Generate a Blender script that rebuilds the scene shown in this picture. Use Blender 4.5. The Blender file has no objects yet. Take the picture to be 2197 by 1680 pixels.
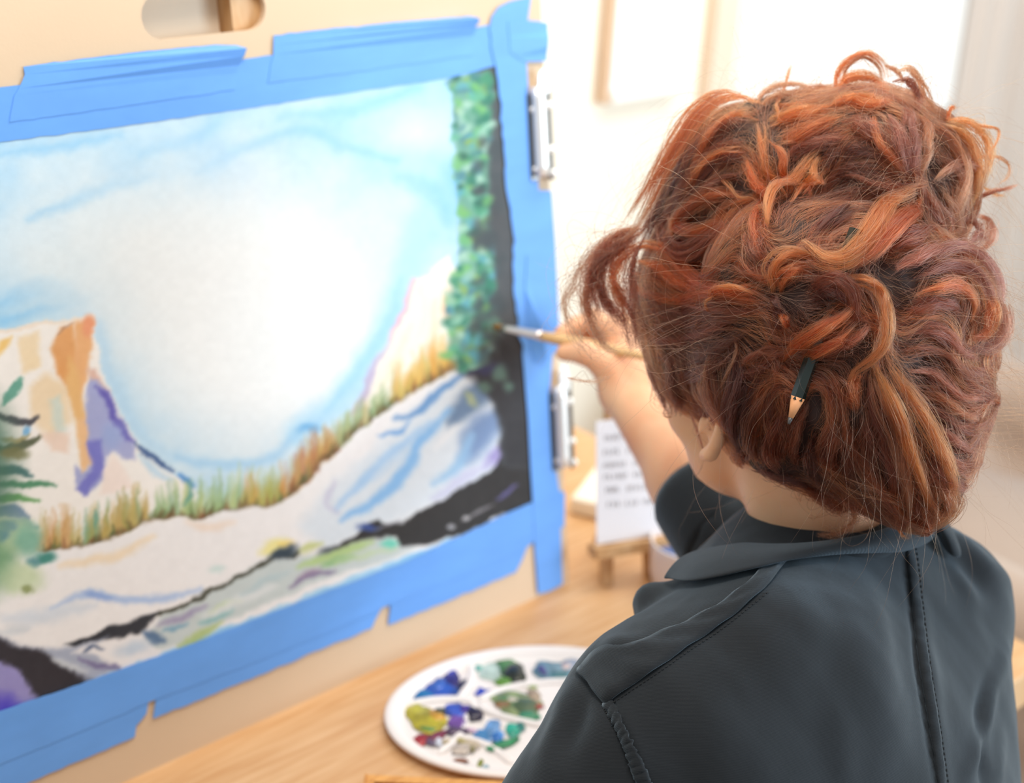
import bpy, bmesh, math, random
import numpy as np
from mathutils import Vector, Matrix
from mathutils.bvhtree import BVHTree

rng = np.random.default_rng(7)
random.seed(7)
SC = bpy.context.scene
COL = SC.collection

# ------------------------------------------------------------------ camera
W, H = 2197, 1680
FPX = 3404.465
TH, RO, AZ, PHI = 0.4121554346, 0.0642098705, 0.7873919939, 0.1642488438
TABLE_Z = 0.74
Fv = np.array([math.cos(AZ) * math.cos(TH), math.sin(AZ) * math.cos(TH), -math.sin(TH)])
_R = np.array([math.sin(AZ), -math.cos(AZ), 0.0])
_U = np.cross(_R, Fv)
Rv = math.cos(RO) * _R + math.sin(RO) * _U
Uv = -math.sin(RO) * _R + math.cos(RO) * _U
_d0 = Fv + Rv * (1155 - W / 2) / FPX - Uv * (1280 - H / 2) / FPX
CAMP = np.array([0, 0, TABLE_Z - _d0[2] * 1.7])

cam_data = bpy.data.cameras.new('camera')
cam = bpy.data.objects.new('camera', cam_data)
COL.objects.link(cam)
cam.matrix_world = Matrix(((Rv[0], Uv[0], -Fv[0], CAMP[0]), (Rv[1], Uv[1], -Fv[1], CAMP[1]),
                           (Rv[2], Uv[2], -Fv[2], CAMP[2]), (0, 0, 0, 1)))
cam_data.sensor_fit = 'HORIZONTAL'
cam_data.sensor_width = 36.0
cam_data.lens = FPX / W * 36.0
cam_data.clip_start = 0.05
cam_data.dof.use_dof = True
cam_data.dof.focus_distance = 1.065
cam_data.dof.aperture_fstop = 3.9
SC.camera = cam

# ------------------------------------------------------------------ light and exposure
SC.view_settings.view_transform = 'Standard'
SC.view_settings.look = 'None'
SC.view_settings.gamma = 1.0
SC.view_settings.use_curve_mapping = False
SC.view_settings.exposure = 0.40
world = bpy.data.worlds.new('world')
SC.world = world
world.use_nodes = True
world.node_tree.nodes['Background'].inputs[0].default_value = (0.92, 0.975, 1.0, 1)
world.node_tree.nodes['Background'].inputs[1].default_value = 0.40


def area(name, loc, target, size, energy, color):
    l = bpy.data.lights.new(name, 'AREA')
    l.shape = 'RECTANGLE'
    l.size, l.size_y = size
    l.energy = energy
    l.color = color
    o = bpy.data.objects.new(name, l)
    COL.objects.link(o)
    o.location = loc
    o.rotation_euler = (Vector(target) - Vector(loc)).to_track_quat('-Z', 'Y').to_euler()
    return o


area('window_daylight', (2.75, -1.45, 1.45), (0.95, 0.62, 1.0), (1.4, 1.5), 60, (0.70, 0.86, 1.0))
area('overhead_fill_lamp', (0.55, 0.50, 2.35), (0.80, 0.75, 0.9), (0.5, 0.5), 10.5, (1.0, 0.93, 0.85))  # unseen lamp for the warm upper-left light, enlarged as fill for the painting
area('added_wall_fill', (1.7, 0.9, 2.3), (1.8, 1.6, 1.0), (1.2, 0.5), 13, (1.0, 0.95, 0.86))  # added unseen light that brightens the back wall


# ------------------------------------------------------------------ geometry helpers
def C(px, py, d):
    """point at optical depth d (metres) seen at photo position px, py"""
    return CAMP + d * (Fv + Rv * (px - W / 2) / FPX - Uv * (py - H / 2) / FPX)


def proj(P):
    q = np.asarray(P, float) - CAMP
    z = q @ Fv
    return np.stack([W / 2 + FPX * (q @ Rv) / z, H / 2 - FPX * (q @ Uv) / z, z], -1)


P0 = C(1155, 1280, 1.7)                                # lower right of the drawing board, on the table
BV = np.array([0, math.sin(PHI), math.cos(PHI)])        # up along the board
BX = np.array([1.0, 0, 0])
BN = np.array([0, -math.cos(PHI), math.sin(PHI)])       # out of the board, towards the painter


def bh(px, py):
    d = C(px, py, 1) - CAMP
    t = ((P0 - CAMP) @ BN) / (d @ BN)
    q = CAMP + d * t - P0
    return float(q[0]), float(q @ BV)


def bpt(a, v, off=0.0):
    return P0 + BX * a + BV * v + BN * off


def tab(px, py, z=TABLE_Z):
    d = C(px, py, 1) - CAMP
    return CAMP + d * ((z - CAMP[2]) / d[2])


def wallpt(px, py, Y):
    d = C(px, py, 1) - CAMP
    return CAMP + d * (Y / d[1])


def srgb(r, g, b):
    c = np.array([r, g, b], float) / 255.0
    return np.where(c <= 0.04045, c / 12.92, ((c + 0.055) / 1.055) ** 2.4)


def L(r, g, b, a=1.0):
    return tuple(float(x) for x in srgb(r, g, b)) + (a,)


def smooth_pts(pts, n):
    P = np.asarray(pts, float)
    if len(P) == 2:
        t = np.linspace(0, 1, n)[:, None]
        return P[0] * (1 - t) + P[1] * t
    k = len(P)
    d = np.r_[0, np.cumsum(np.linalg.norm(np.diff(P[:, :2] if P.shape[1] > 3 else P, axis=0), axis=1) + 1e-9)]
    u = np.linspace(0, d[-1], n)
    m = np.zeros_like(P)
    m[1:-1] = (P[2:] - P[:-2]) / (d[2:] - d[:-2])[:, None]
    m[0] = (P[1] - P[0]) / (d[1] - d[0])
    m[-1] = (P[-1] - P[-2]) / (d[-1] - d[-2])
    i = np.clip(np.searchsorted(d, u, side='right') - 1, 0, k - 2)
    h = (d[i + 1] - d[i])[:, None]
    t = ((u - d[i]) / (d[i + 1] - d[i]))[:, None]
    return ((2 * t**3 - 3 * t**2 + 1) * P[i] + (t**3 - 2 * t**2 + t) * h * m[i]
            + (-2 * t**3 + 3 * t**2) * P[i + 1] + (t**3 - t**2) * h * m[i + 1])


# ------------------------------------------------------------------ objects
def tag(o, label=None, cat=None, group=None, kind=None):
    if label: o['label'] = label
    if cat: o['category'] = cat
    if group: o['group'] = group
    if kind: o['kind'] = kind
    return o


def empty(name, loc, label=None, cat=None, group=None):
    o = bpy.data.objects.new(name, None)
    COL.objects.link(o)
    o.location = Vector(loc)
    o.empty_display_size = 0.05
    bpy.context.view_layer.update()
    return tag(o, label, cat, group)


def link(name, me, mat, parent=None, smooth=False):
    o = bpy.data.objects.new(name, me)
    COL.objects.link(o)
    if mat is not None and not me.materials:
        me.materials.append(mat)
    if smooth:
        me.polygons.foreach_set('use_smooth', np.ones(len(me.polygons), bool))
    if parent is not None:
        o.parent = parent
        m = Matrix.Translation(parent.location) if parent.parent is None else Matrix.Translation(parent.parent.location)
        o.matrix_parent_inverse = m.inverted() if parent.parent is None else Matrix.Identity(4)
    return o


def mesh(name, verts, faces, mat, parent=None, smooth=False):
    me = bpy.data.meshes.new(name)
    me.from_pydata([tuple(map(float, v)) for v in verts], [], [tuple(map(int, f)) for f in faces])
    me.update()
    return link(name, me, mat, parent, smooth)


def bm_obj(name, bm, mat, parent=None, smooth=False):
    bmesh.ops.recalc_face_normals(bm, faces=bm.faces)
    me = bpy.data.meshes.new(name)
    bm.to_mesh(me)
    bm.free()
    return link(name, me, mat, parent, smooth)


def box(bm, c, s, axes=None, bevel=0.0, seg=2):
    axes = np.eye(3) if axes is None else np.asarray(axes, float)
    r = bmesh.ops.create_cube(bm, size=1.0)
    for v in r['verts']:
        q = np.array(v.co) * np.array(s)
        v.co = Vector(np.asarray(c, float) + q @ axes)
    if bevel > 0:
        es = list({e for v in r['verts'] for e in v.link_edges})
        bmesh.ops.bevel(bm, geom=es, offset=bevel, segments=seg, profile=0.5, affect='EDGES')


def frames(P):
    """parallel transported frames along polyline"""
    P = np.asarray(P, float)
    T = np.gradient(P, axis=0)
    T /= np.linalg.norm(T, axis=1)[:, None] + 1e-12
    a = np.array([0, 0, 1.0]) if abs(T[0][2]) < 0.9 else np.array([1.0, 0, 0])
    N = np.zeros_like(P)
    n = np.cross(T[0], a)
    for i in range(len(P)):
        n = n - T[i] * (n @ T[i])
        n /= np.linalg.norm(n) + 1e-12
        N[i] = n
    return T, N, np.cross(T, N)


def tube_geo(P, r, k=10, cap=True, flat=None, N=None):
    P = np.asarray(P, float)
    r = np.broadcast_to(np.asarray(r, float), (len(P),))
    T, N0, B = frames(P)
    if N is not None:
        N0 = np.asarray(N, float) - T * np.sum(np.asarray(N, float) * T, 1)[:, None]
        N0 /= np.linalg.norm(N0, axis=1)[:, None] + 1e-12
        B = np.cross(T, N0)
    f2 = np.ones(len(P)) if flat is None else np.broadcast_to(np.asarray(flat, float), (len(P),))
    V, Fc = [], []
    for i in range(len(P)):
        for j in range(k):
            t = 2 * math.pi * j / k
            V.append(P[i] + r[i] * (math.cos(t) * B[i] + f2[i] * math.sin(t) * N0[i]))
    for i in range(len(P) - 1):
        for j in range(k):
            Fc.append((i * k + j, i * k + (j + 1) % k, (i + 1) * k + (j + 1) % k, (i + 1) * k + j))
    if cap:
        Fc.append(tuple(range(k))[::-1])
        Fc.append(tuple((len(P) - 1) * k + j for j in range(k)))
    return V, Fc


def add_geo(bm, g):
    vs = [bm.verts.new(Vector(map(float, v))) for v in g[0]]
    for f in g[1]:
        try:
            bm.faces.new([vs[i] for i in f])
        except ValueError:
            pass


def slab(bm, poly3, nrm, thick):
    """closed slab from a planar 3D polygon extruded by -nrm*thick"""
    from mathutils.geometry import tessellate_polygon
    n = len(poly3)
    tris = tessellate_polygon([[Vector(map(float, p)) for p in poly3]])
    top = [bm.verts.new(Vector(map(float, p))) for p in poly3]
    bot = [bm.verts.new(Vector(map(float, np.asarray(p) - np.asarray(nrm) * thick))) for p in poly3]
    for t in tris:
        bm.faces.new([top[i] for i in t])
        bm.faces.new([bot[i] for i in reversed(t)])
    for i in range(n):
        j = (i + 1) % n
        bm.faces.new([top[i], bot[i], bot[j], top[j]])


# ------------------------------------------------------------------ noise for numpy use
def hash2(ix, iy, s):
    h = (ix * 374761393 + iy * 668265263 + s * 1274126177) & 0x7fffffff
    h = ((h ^ (h >> 13)) * 1274126177) & 0x7fffffff
    return ((h ^ (h >> 16)) & 0xffff) / 65535.0


def vnoise(x, y, s=0, oct=3):
    x = np.asarray(x, float); y = np.asarray(y, float)
    out = np.zeros(np.broadcast(x, y).shape); amp = 0.5; tot = 0
    for o in range(oct):
        ix = np.floor(x).astype(np.int64); iy = np.floor(y).astype(np.int64)
        fx = x - ix; fy = y - iy
        fx = fx * fx * (3 - 2 * fx); fy = fy * fy * (3 - 2 * fy)
        a = hash2(ix, iy, s + o); b = hash2(ix + 1, iy, s + o)
        c = hash2(ix, iy + 1, s + o); d = hash2(ix + 1, iy + 1, s + o)
        out += amp * ((a * (1 - fx) + b * fx) * (1 - fy) + (c * (1 - fx) + d * fx) * fy)
        tot += amp; amp *= 0.5; x = x * 2 + 11.3; y = y * 2 + 5.7
    return out / tot


# ------------------------------------------------------------------ materials
def material(name, color, rough=0.6, metal=0.0, spec=0.5, var=0.0, scale=20.0, stretch=(1, 1, 1), bump=0.0,
             bump_scale=200.0, color2=None, sheen=0.0, coat=0.0, sss=0.0):
    m = bpy.data.materials.new(name)
    m.use_nodes = True
    nt = m.node_tree
    b = nt.nodes['Principled BSDF']
    b.inputs['Roughness'].default_value = rough
    b.inputs['Metallic'].default_value = metal
    b.inputs['Specular IOR Level'].default_value = spec
    b.inputs['Base Color'].default_value = color
    if sheen: b.inputs['Sheen Weight'].default_value = sheen
    if coat: b.inputs['Coat Weight'].default_value = coat
    if sss:
        b.inputs['Subsurface Weight'].default_value = sss
        b.inputs['Subsurface Radius'].default_value = (0.010, 0.004, 0.002)
        b.inputs['Subsurface Scale'].default_value = 1.0
    tc = nt.nodes.new('ShaderNodeTexCoord')
    if var > 0:
        mp = nt.nodes.new('ShaderNodeMapping')
        mp.inputs['Scale'].default_value = stretch
        nz = nt.nodes.new('ShaderNodeTexNoise')
        nz.inputs['Scale'].default_value = scale
        nz.inputs['Detail'].default_value = 5
        rp = nt.nodes.new('ShaderNodeValToRGB')
        c2 = color2 or tuple(c * (1 - var) for c in color[:3]) + (1,)
        rp.color_ramp.elements[0].color = c2
        rp.color_ramp.elements[0].position = 0.32
        rp.color_ramp.elements[1].color = color
        rp.color_ramp.elements[1].position = 0.68
        nt.links.new(tc.outputs['Object'], mp.inputs['Vector'])
        nt.links.new(mp.outputs['Vector'], nz.inputs['Vector'])
        nt.links.new(nz.outputs['Fac'], rp.inputs['Fac'])
        nt.links.new(rp.outputs['Color'], b.inputs['Base Color'])
    if bump > 0:
        n2 = nt.nodes.new('ShaderNodeTexNoise')
        n2.inputs['Scale'].default_value = bump_scale
        n2.inputs['Detail'].default_value = 4
        bp = nt.nodes.new('ShaderNodeBump')
        bp.inputs['Strength'].default_value = bump
        bp.inputs['Distance'].default_value = 0.002
        nt.links.new(tc.outputs['Object'], n2.inputs['Vector'])
        nt.links.new(n2.outputs['Fac'], bp.inputs['Height'])
        nt.links.new(bp.outputs['Normal'], b.inputs['Normal'])
    return m


M = {}
M['wall'] = material('wall_paint', L(249, 240, 222), 0.85, var=0.02, scale=3, bump=0.05)
M['door'] = material('door_paint', L(246, 243, 238), 0.5, var=0.02, scale=4)
M['casing'] = material('casing_paint', L(236, 214, 192), 0.6, var=0.05, scale=6)
M['floor'] = material('floor_boards', L(206, 178, 152), 0.55, var=0.2, scale=8, stretch=(1, 12, 1))
M['bamboo'] = material('bamboo', L(220, 178, 132), 0.42, var=0.3, scale=9, stretch=(1.2, 16, 1),
                       color2=L(202, 152, 102))
M['bamboo_edge'] = material('bamboo_edge', L(234, 202, 160), 0.45, var=0.2, scale=12, stretch=(1, 10, 20))
M['pine'] = material('pale_pine', L(222, 184, 138), 0.5, var=0.2, scale=14, stretch=(6, 6, 1), color2=L(196, 148, 96))
M['masonite'] = material('board_masonite', L(220, 193, 162), 0.7, var=0.06, scale=5, bump=0.08, bump_scale=400)
M['tape'] = material('blue_tape', L(104, 166, 244), 0.55, var=0.10, scale=14, stretch=(1, 1, 3), bump=0.12,
                     bump_scale=90)
M['steel'] = material('polished_steel', L(248, 247, 244), 0.32, metal=0.45)
M['dark_steel'] = material('dull_steel', L(120, 116, 112), 0.32, metal=1.0)
M['plastic'] = material('white_plastic', L(240, 232, 228), 0.35, var=0.02, scale=10)
M['paper'] = material('white_paper', L(244, 241, 244), 0.8, var=0.02, scale=20)
M['ink'] = material('grey_ink', L(168, 168, 172), 0.8, var=0.2, scale=60)
# ================================================================== THE SETTING
WALL_Y = 1.60
bm = bmesh.new()
box(bm, (1.6, WALL_Y + 0.05, 1.25), (5.2, 0.10, 2.5))
tag(bm_obj('wall_back', bm, M['wall']), kind='structure')
bm = bmesh.new()
box(bm, (4.25, -0.2, 1.25), (0.10, 3.5, 2.5))
tag(bm_obj('wall_right', bm, M['wall']), kind='structure')
bm = bmesh.new()
box(bm, (1.6, -0.2, -0.025), (5.2, 3.5, 0.05))
tag(bm_obj('floor', bm, M['floor']), kind='structure')
bm = bmesh.new()
box(bm, (0.5, WALL_Y - 0.008, 0.055), (2.9, 0.016, 0.11), bevel=0.004)
tag(bm_obj('baseboard_back', bm, M['door']), kind='structure')

# door in the back wall: casing and a panelled leaf
XC0 = wallpt(1508, 100, WALL_Y)[0]
XC1 = wallpt(1556, 100, WALL_Y)[0]
door = empty('door_1', (XC1 + 0.45, WALL_Y - 0.02, 0))
tag(door, 'white panelled door in a beige casing', kind='structure')
bm = bmesh.new()
box(bm, ((XC0 + XC1) / 2, WALL_Y - 0.012, 1.03), (XC1 - XC0, 0.024, 2.06), bevel=0.004)
bm_obj('door_casing', bm, M['casing'], door)
bm = bmesh.new()
box(bm, (XC1 + 0.93, WALL_Y - 0.012, 1.03), (0.06, 0.024, 2.06), bevel=0.004)
bm_obj('door_casing', bm, M['casing'], door)
bm = bmesh.new()
box(bm, (XC1 + 0.45, WALL_Y - 0.006, 1.01), (0.90, 0.012, 2.02))
bm_obj('door_leaf', bm, M['door'], door)
xs = [wallpt(1810, 80, WALL_Y)[0], wallpt(1968, 80, WALL_Y)[0]]
for x0, x1 in ((XC1 + 0.02, xs[0] - 0.004), (xs[0] + 0.004, xs[1] - 0.004), (xs[1] + 0.004, XC1 + 0.88)):
    for z0, z1 in ((0.03, 0.942), (0.948, 1.99)):
        bm = bmesh.new()
        box(bm, ((x0 + x1) / 2, WALL_Y - 0.016, (z0 + z1) / 2), (x1 - x0, 0.012, z1 - z0), bevel=0.005)
        bm_obj('door_panel', bm, M['door'], door)

# curtain at the far end of the back wall
xa = wallpt(2085, 100, 1.555)[0]; xb = 3.75
ncx = 180
V, Fc = [], []
for i in range(ncx):
    x = xa + (xb - xa) * i / (ncx - 1)
    for j, z in enumerate(np.linspace(.12, 2.25, 14)):
        fl_ = .004 + .012 * (1 - j / 13)
        V.append((x + .01 * math.sin(3 * z + i * .2), 1.565 + fl_ * .8 * math.sin(i * .55 + .5 * math.sin(i * .13)) + .006 * math.sin(i * 1.3 + z), z))
for i in range(ncx - 1):
    for j in range(13): Fc.append((i * 14 + j, (i + 1) * 14 + j, (i + 1) * 14 + j + 1, i * 14 + j + 1))
M['linen'] = material('beige_linen', L(212, 199, 188), .9, var=.04, scale=5, stretch=(6, 6, .6), color2=L(204, 190, 178))
cur_o = mesh('curtain', V, Fc, M['linen'], None, True)
md = cur_o.modifiers.new('thick', 'SOLIDIFY'); md.thickness = .002
tag(cur_o, 'beige pleated linen curtain hanging past the white door', 'curtain')

# shadow-box picture on the wall
a = wallpt(1336, 0, WALL_Y - 0.045); b2 = wallpt(1322, 233, WALL_Y - 0.045)
fx0 = b2[0]; fz0 = b2[2]; fx1 = wallpt(1506, 100, WALL_Y - 0.045)[0] - 0.012; fz1 = fz0 + 0.30
pf = empty('picture_frame', ((fx0 + fx1) / 2, WALL_Y, fz0),
           'white box picture frame hanging on the cream wall beside the door', 'picture frame')
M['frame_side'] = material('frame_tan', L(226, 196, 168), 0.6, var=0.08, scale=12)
for (cx, cz, sx, sz) in ((fx0 + 0.005, (fz0 + fz1) / 2, 0.010, fz1 - fz0), (fx1 - 0.008, (fz0 + fz1) / 2, 0.016, fz1 - fz0),
                         ((fx0 + fx1) / 2, fz0 + 0.008, fx1 - fx0 - 0.034, 0.016), ((fx0 + fx1) / 2, fz1 - 0.008, fx1 - fx0 - 0.034, 0.016)):
    bm = bmesh.new()
    box(bm, (cx, WALL_Y - 0.012, cz), (sx, 0.022, sz), bevel=0.002)
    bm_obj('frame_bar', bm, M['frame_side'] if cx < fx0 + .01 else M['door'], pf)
bm = bmesh.new()
box(bm, ((fx0 + fx1) / 2, WALL_Y - 0.012, (fz0 + fz1) / 2), (fx1 - fx0 - 0.034, 0.006, fz1 - fz0 - 0.034))
bm_obj('mat_board', bm, M['paper'], pf)
px0 = wallpt(1372, 120, WALL_Y - 0.04)[0]; pz0 = wallpt(1366, 178, WALL_Y - 0.04)[2]
bm = bmesh.new()
box(bm, (px0 + 0.05, WALL_Y - 0.020, pz0 + 0.07), (0.10, 0.010, 0.14))
bm_obj('inner_panel', bm, M['door'], pf)

# ================================================================== WORK TABLE
TX0, TX1, TY0, TY1 = 0.05, 1.412, 0.596, 1.33
table = empty('work_table', ((TX0 + TX1) / 2, (TY0 + TY1) / 2, 0),
              'long pale bamboo work table under the drawing board and palette', 'table')
bm = bmesh.new()
box(bm, ((TX0 + TX1) / 2, (TY0 + TY1) / 2, TABLE_Z - 0.0225), (TX1 - TX0, TY1 - TY0, 0.045), bevel=0.003)
bm_obj('tabletop', bm, M['bamboo'], table)
for x in (TX0 + 0.06, TX1 - 0.06):
    for y in (TY0 + 0.06, TY1 - 0.06):
        bm = bmesh.new()
        box(bm, (x, y, (TABLE_Z - 0.045) / 2), (0.055, 0.055, TABLE_Z - 0.045), bevel=0.004)
        bm_obj('leg', bm, M['bamboo_edge'], table)
for y in (TY1 - 0.06,):
    bm = bmesh.new()
    box(bm, ((TX0 + TX1) / 2, y, TABLE_Z - 0.085), (TX1 - TX0 - 0.175, 0.022, 0.08))
    bm_obj('apron', bm, M['bamboo_edge'], table)

# ================================================================== DRAWING BOARD
BA1 = 0.046            # right edge in board coordinates
BA0, BTOP = -0.70, 0.735
sa = bh(304, 45)[0]; sb_ = bh(570, 25)[0]
sv0 = bh(430, 76)[1]; sh = 0.036
out = [(BA0, 0), (BA1, 0), (BA1, BTOP), (BA0, BTOP)]
slot = []
for k in range(13):
    t = -math.pi / 2 - math.pi * k / 12
    slot.append((sa + sh / 2 + sh / 2 * math.cos(t), sv0 + sh / 2 + sh / 2 * math.sin(t)))
for k in range(13):
    t = math.pi / 2 - math.pi * k / 12
    slot.append((sb_ - sh / 2 + sh / 2 * math.cos(t), sv0 + sh / 2 + sh / 2 * math.sin(t)))
from mathutils.geometry import tessellate_polygon
BTH = 0.006
tri = tessellate_polygon([[Vector((x, y, 0)) for x, y in out], [Vector((x, y, 0)) for x, y in slot]])
allp = out + slot
V = [bpt(x, y, 0) for x, y in allp] + [bpt(x, y, -BTH) for x, y in allp]
n = len(allp)
Fc = [tuple(t) for t in tri] + [tuple(n + i for i in reversed(t)) for t in tri]
for ring in (range(4), range(4, n)):
    r = list(ring)
    for i in range(len(r)):
        j = (i + 1) % len(r)
        Fc.append((r[i], r[j], n + r[j], n + r[i]))
bm = bmesh.new(); add_geo(bm, (V, Fc))
board = bm_obj('drawing_board', bm, M['masonite'])
tag(board, 'tan hardboard drawing board with a rounded handle slot, leaning on the table', 'drawing board')

M['birch'] = material('birch_ply', L(240, 222, 198), .6, var=.08, scale=8, stretch=(1, 1, 8))
# wooden stand behind the board
stand = empty('table_easel', bpt(-0.3, 0, -0.1), 'pale wooden tabletop stand holding up the drawing board from behind', 'easel')
def bar(name, A, B, w, t, mat, parent, up=(0, 0, 1), bev=0.002):
    A = np.asarray(A, float); B = np.asarray(B, float)
    d = B - A; Ln = np.linalg.norm(d); d /= Ln
    s = np.cross(d, up); s /= np.linalg.norm(s) + 1e-9
    u = np.cross(s, d)
    bm = bmesh.new()
    box(bm, (A + B) / 2, (Ln, w, t), np.array([d, s, u]), bevel=bev)
    return bm_obj(name, bm, mat, parent)
for aa in (0.030, -0.290):
    A = bpt(aa, 0.012, -0.021); B = bpt(aa, 0.69 if aa < 0 else 0.30, -0.021)  # tall post set behind the slot to stand in for its shaded end
    bar('upright', A, B, 0.028, 0.024, M['pine'], stand, up=tuple(BN))
    A2 = bpt(aa, 0.28, -0.040); A2 = A2 + np.array([0, 0.012, 0]); B2 = np.array([A2[0], A2[1] + 0.14, TABLE_Z + 0.007])
    bar('back_leg', A2, B2, 0.022, 0.018, M['pine'], stand)
bm = bmesh.new(); box(bm, bpt(-0.372, 0.62, -0.030), (0.13, 0.16, 0.006), np.array([BX, BV, BN]), bevel=.001); bm_obj('slot_shade_panel', bm, M['birch'], stand)  # panel added so the slot shows shaded beige instead of bright wall
bar('crossbar', bpt(-0.272, 0.25, -0.021), bpt(0.012, 0.25, -0.021), 0.028, 0.02, M['pine'], stand, up=tuple(BN))

# ================================================================== PAINTING (flat print on a sheet)
NI, NJ = 330, 390
ga0, ga1 = -0.655, 0.012
gv0, gv1 = 0.094, 0.578
ii, jj = np.meshgrid(np.linspace(ga0, ga1, NI), np.linspace(gv0, gv1, NJ), indexing='ij')
PV = P0 + ii[..., None] * BX + jj[..., None] * BV + 0.0008 * BN
pp = proj(PV.reshape(-1, 3))
X, Y = pp[:, 0], pp[:, 1]
wx = X + 14 * (vnoise(X / 30, Y / 30, 1) - .5) + 5 * (vnoise(X / 8, Y / 8, 2, 2) - .5)
wy = Y + 14 * (vnoise(X / 30, Y / 30, 3) - .5) + 5 * (vnoise(X / 8, Y / 8, 4, 2) - .5)
wash = vnoise(X / 90, Y / 90, 5, 4)
fine = vnoise(X / 14, Y / 14, 6, 3)
IMG = np.zeros((len(X), 3)) + np.array([247, 243, 240.])


def over(mask, col, al=1.0):
    m = (mask * al)[:, None]
    IMG[:] = IMG * (1 - m) + np.array(col, float) * m


def over_i(idx, mask, col, al=1.0):
    m = (mask * al)[:, None]
    IMG[idx] = IMG[idx] * (1 - m) + np.array(col, float) * m


def sstep(x):
    x = np.clip(x, 0, 1)
    return x * x * (3 - 2 * x)


def poly(pts, col, soft=5, al=1.0, mott=0.25):
    P = np.array(pts, float)
    lo = P.min(0) - soft * 2 - 12; hi = P.max(0) + soft * 2 + 12
    idx = np.nonzero((X > lo[0]) & (X < hi[0]) & (Y > lo[1]) & (Y < hi[1]))[0]
    if not len(idx): return
    x, y = wx[idx], wy[idx]
    d2 = np.full(len(idx), 1e12); ins = np.zeros(len(idx), bool)
    for k in range(len(P)):
        a_, b_ = P[k], P[(k + 1) % len(P)]
        e = b_ - a_
        t = np.clip(((x - a_[0]) * e[0] + (y - a_[1]) * e[1]) / (e @ e + 1e-9), 0, 1)
        d2 = np.minimum(d2, (x - a_[0] - t * e[0])**2 + (y - a_[1] - t * e[1])**2)
        c = ((a_[1] <= y) != (b_[1] <= y))
        xx = a_[0] + (y - a_[1]) / (e[1] if abs(e[1]) > 1e-9 else 1e-9) * e[0]
        ins ^= c & (x < xx)
    d = np.sqrt(d2) * np.where(ins, 1, -1)
    over_i(idx, sstep(d / (2 * soft) + .5) * (1 - mott + 2 * mott * wash[idx].clip(0, 1) * 0.5 + mott * 0.5), col, al)


def stroke(pts, col, w, soft=4, al=1.0, taper=True):
    P = smooth_pts(pts, max(8, 6 * len(pts)))
    lo = P.min(0) - w - soft * 2 - 12; hi = P.max(0) + w + soft * 2 + 12
    idx = np.nonzero((X > lo[0]) & (X < hi[0]) & (Y > lo[1]) & (Y < hi[1]))[0]
    if not len(idx): return
    x, y = wx[idx], wy[idx]
    best = np.full(len(idx), 1e9)
    for k in range(len(P) - 1):
        a_, b_ = P[k], P[k + 1]; e = b_ - a_
        t = np.clip(((x - a_[0]) * e[0] + (y - a_[1]) * e[1]) / (e @ e + 1e-9), 0, 1)
        s = (k + t) / (len(P) - 1)
        ww = w * (0.35 + 0.65 * np.sin(math.pi * s)) if taper else w
        best = np.minimum(best, np.hypot(x - a_[0] - t * e[0], y - a_[1] - t * e[1]) - ww / 2)
    over_i(idx, sstep(.5 - best / (2 * soft)), col, al)


def dab(cx, cy, rx, ry, col, soft=.35, al=1.0, ang=0.0):
    R_ = max(rx, ry) * 1.6 + 10
    idx = np.nonzero((abs(X - cx) < R_) & (abs(Y - cy) < R_))[0]
    if not len(idx): return
    dx, dy = wx[idx] - cx, wy[idx] - cy
    c, s = math.cos(ang), math.sin(ang)
    q = np.hypot((dx * c + dy * s) / rx, (-dx * s + dy * c) / ry)
    over_i(idx, sstep((1 - q) / soft * .5 + .5), col, al)


# sky
t = (wash[:, None] * 1.5 - .25).clip(0, 1)
IMG[:] = np.array([200, 231, 248.]) * (1 - t) + np.array([150, 208, 247.]) * t
over(sstep((X - 500) / 500) * sstep((500 - Y) / 400), (172, 220, 252), .5)
for q in ((900, 285, 100, 50, .8), (860, 430, 60, 60, .5), (120, 370, 130, 70, .6), (60, 500, 190, 60, .7), (330, 250, 110, 40, .5),
          (700, 215, 110, 30, .4), (40, 620, 120, 40, .4)):
    dab(q[0], q[1], q[2], q[3], (240, 246, 249), 1.2, q[4] * .8)
for pts, w_, al_ in (([(420, 370), (560, 305), (660, 280), (740, 315), (850, 345)], 26, .7), ([(600, 250), (760, 235), (900, 190)], 30, .5),
                     ([(60, 470), (140, 440), (240, 400), (330, 380)], 24, .6), ([(0, 330), (120, 315), (260, 290)], 22, .5),
                     ([(850, 380), (930, 420), (960, 480)], 50, .5), ([(0, 650), (90, 620), (190, 640)], 50, .5),
                     ([(0, 690), (80, 668), (180, 650)], 24, .6), ([(300, 330), (420, 300), (480, 250)], 26, .4)):
    stroke(pts, (128, 198, 246), w_, 14, al_)
dab(555, 690, 335, 345, (248, 249, 248), .62)
dab(300, 560, 170, 150, (245, 246, 245), 1.0, .8)
dab(60, 560, 170, 60, (236, 244, 247), 1.0, .6)
stroke([(905, 470), (880, 560), (850, 660), (800, 760), (730, 860), (640, 930)], (186, 228, 252), 60, 24, .85, False)
stroke([(860, 600), (835, 690), (775, 790), (700, 880)], (160, 215, 250), 24, 12, .6)
stroke([(215, 700), (235, 800), (280, 900), (350, 970), (440, 990)], (190, 224, 248), 30, 18, .8)
stroke([(380, 985), (480, 1000), (580, 985), (640, 930), (690, 900)], (165, 212, 246), 22, 12, .7)
dab(665, 918, 22, 10, (120, 185, 235), .8, .9)
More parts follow.
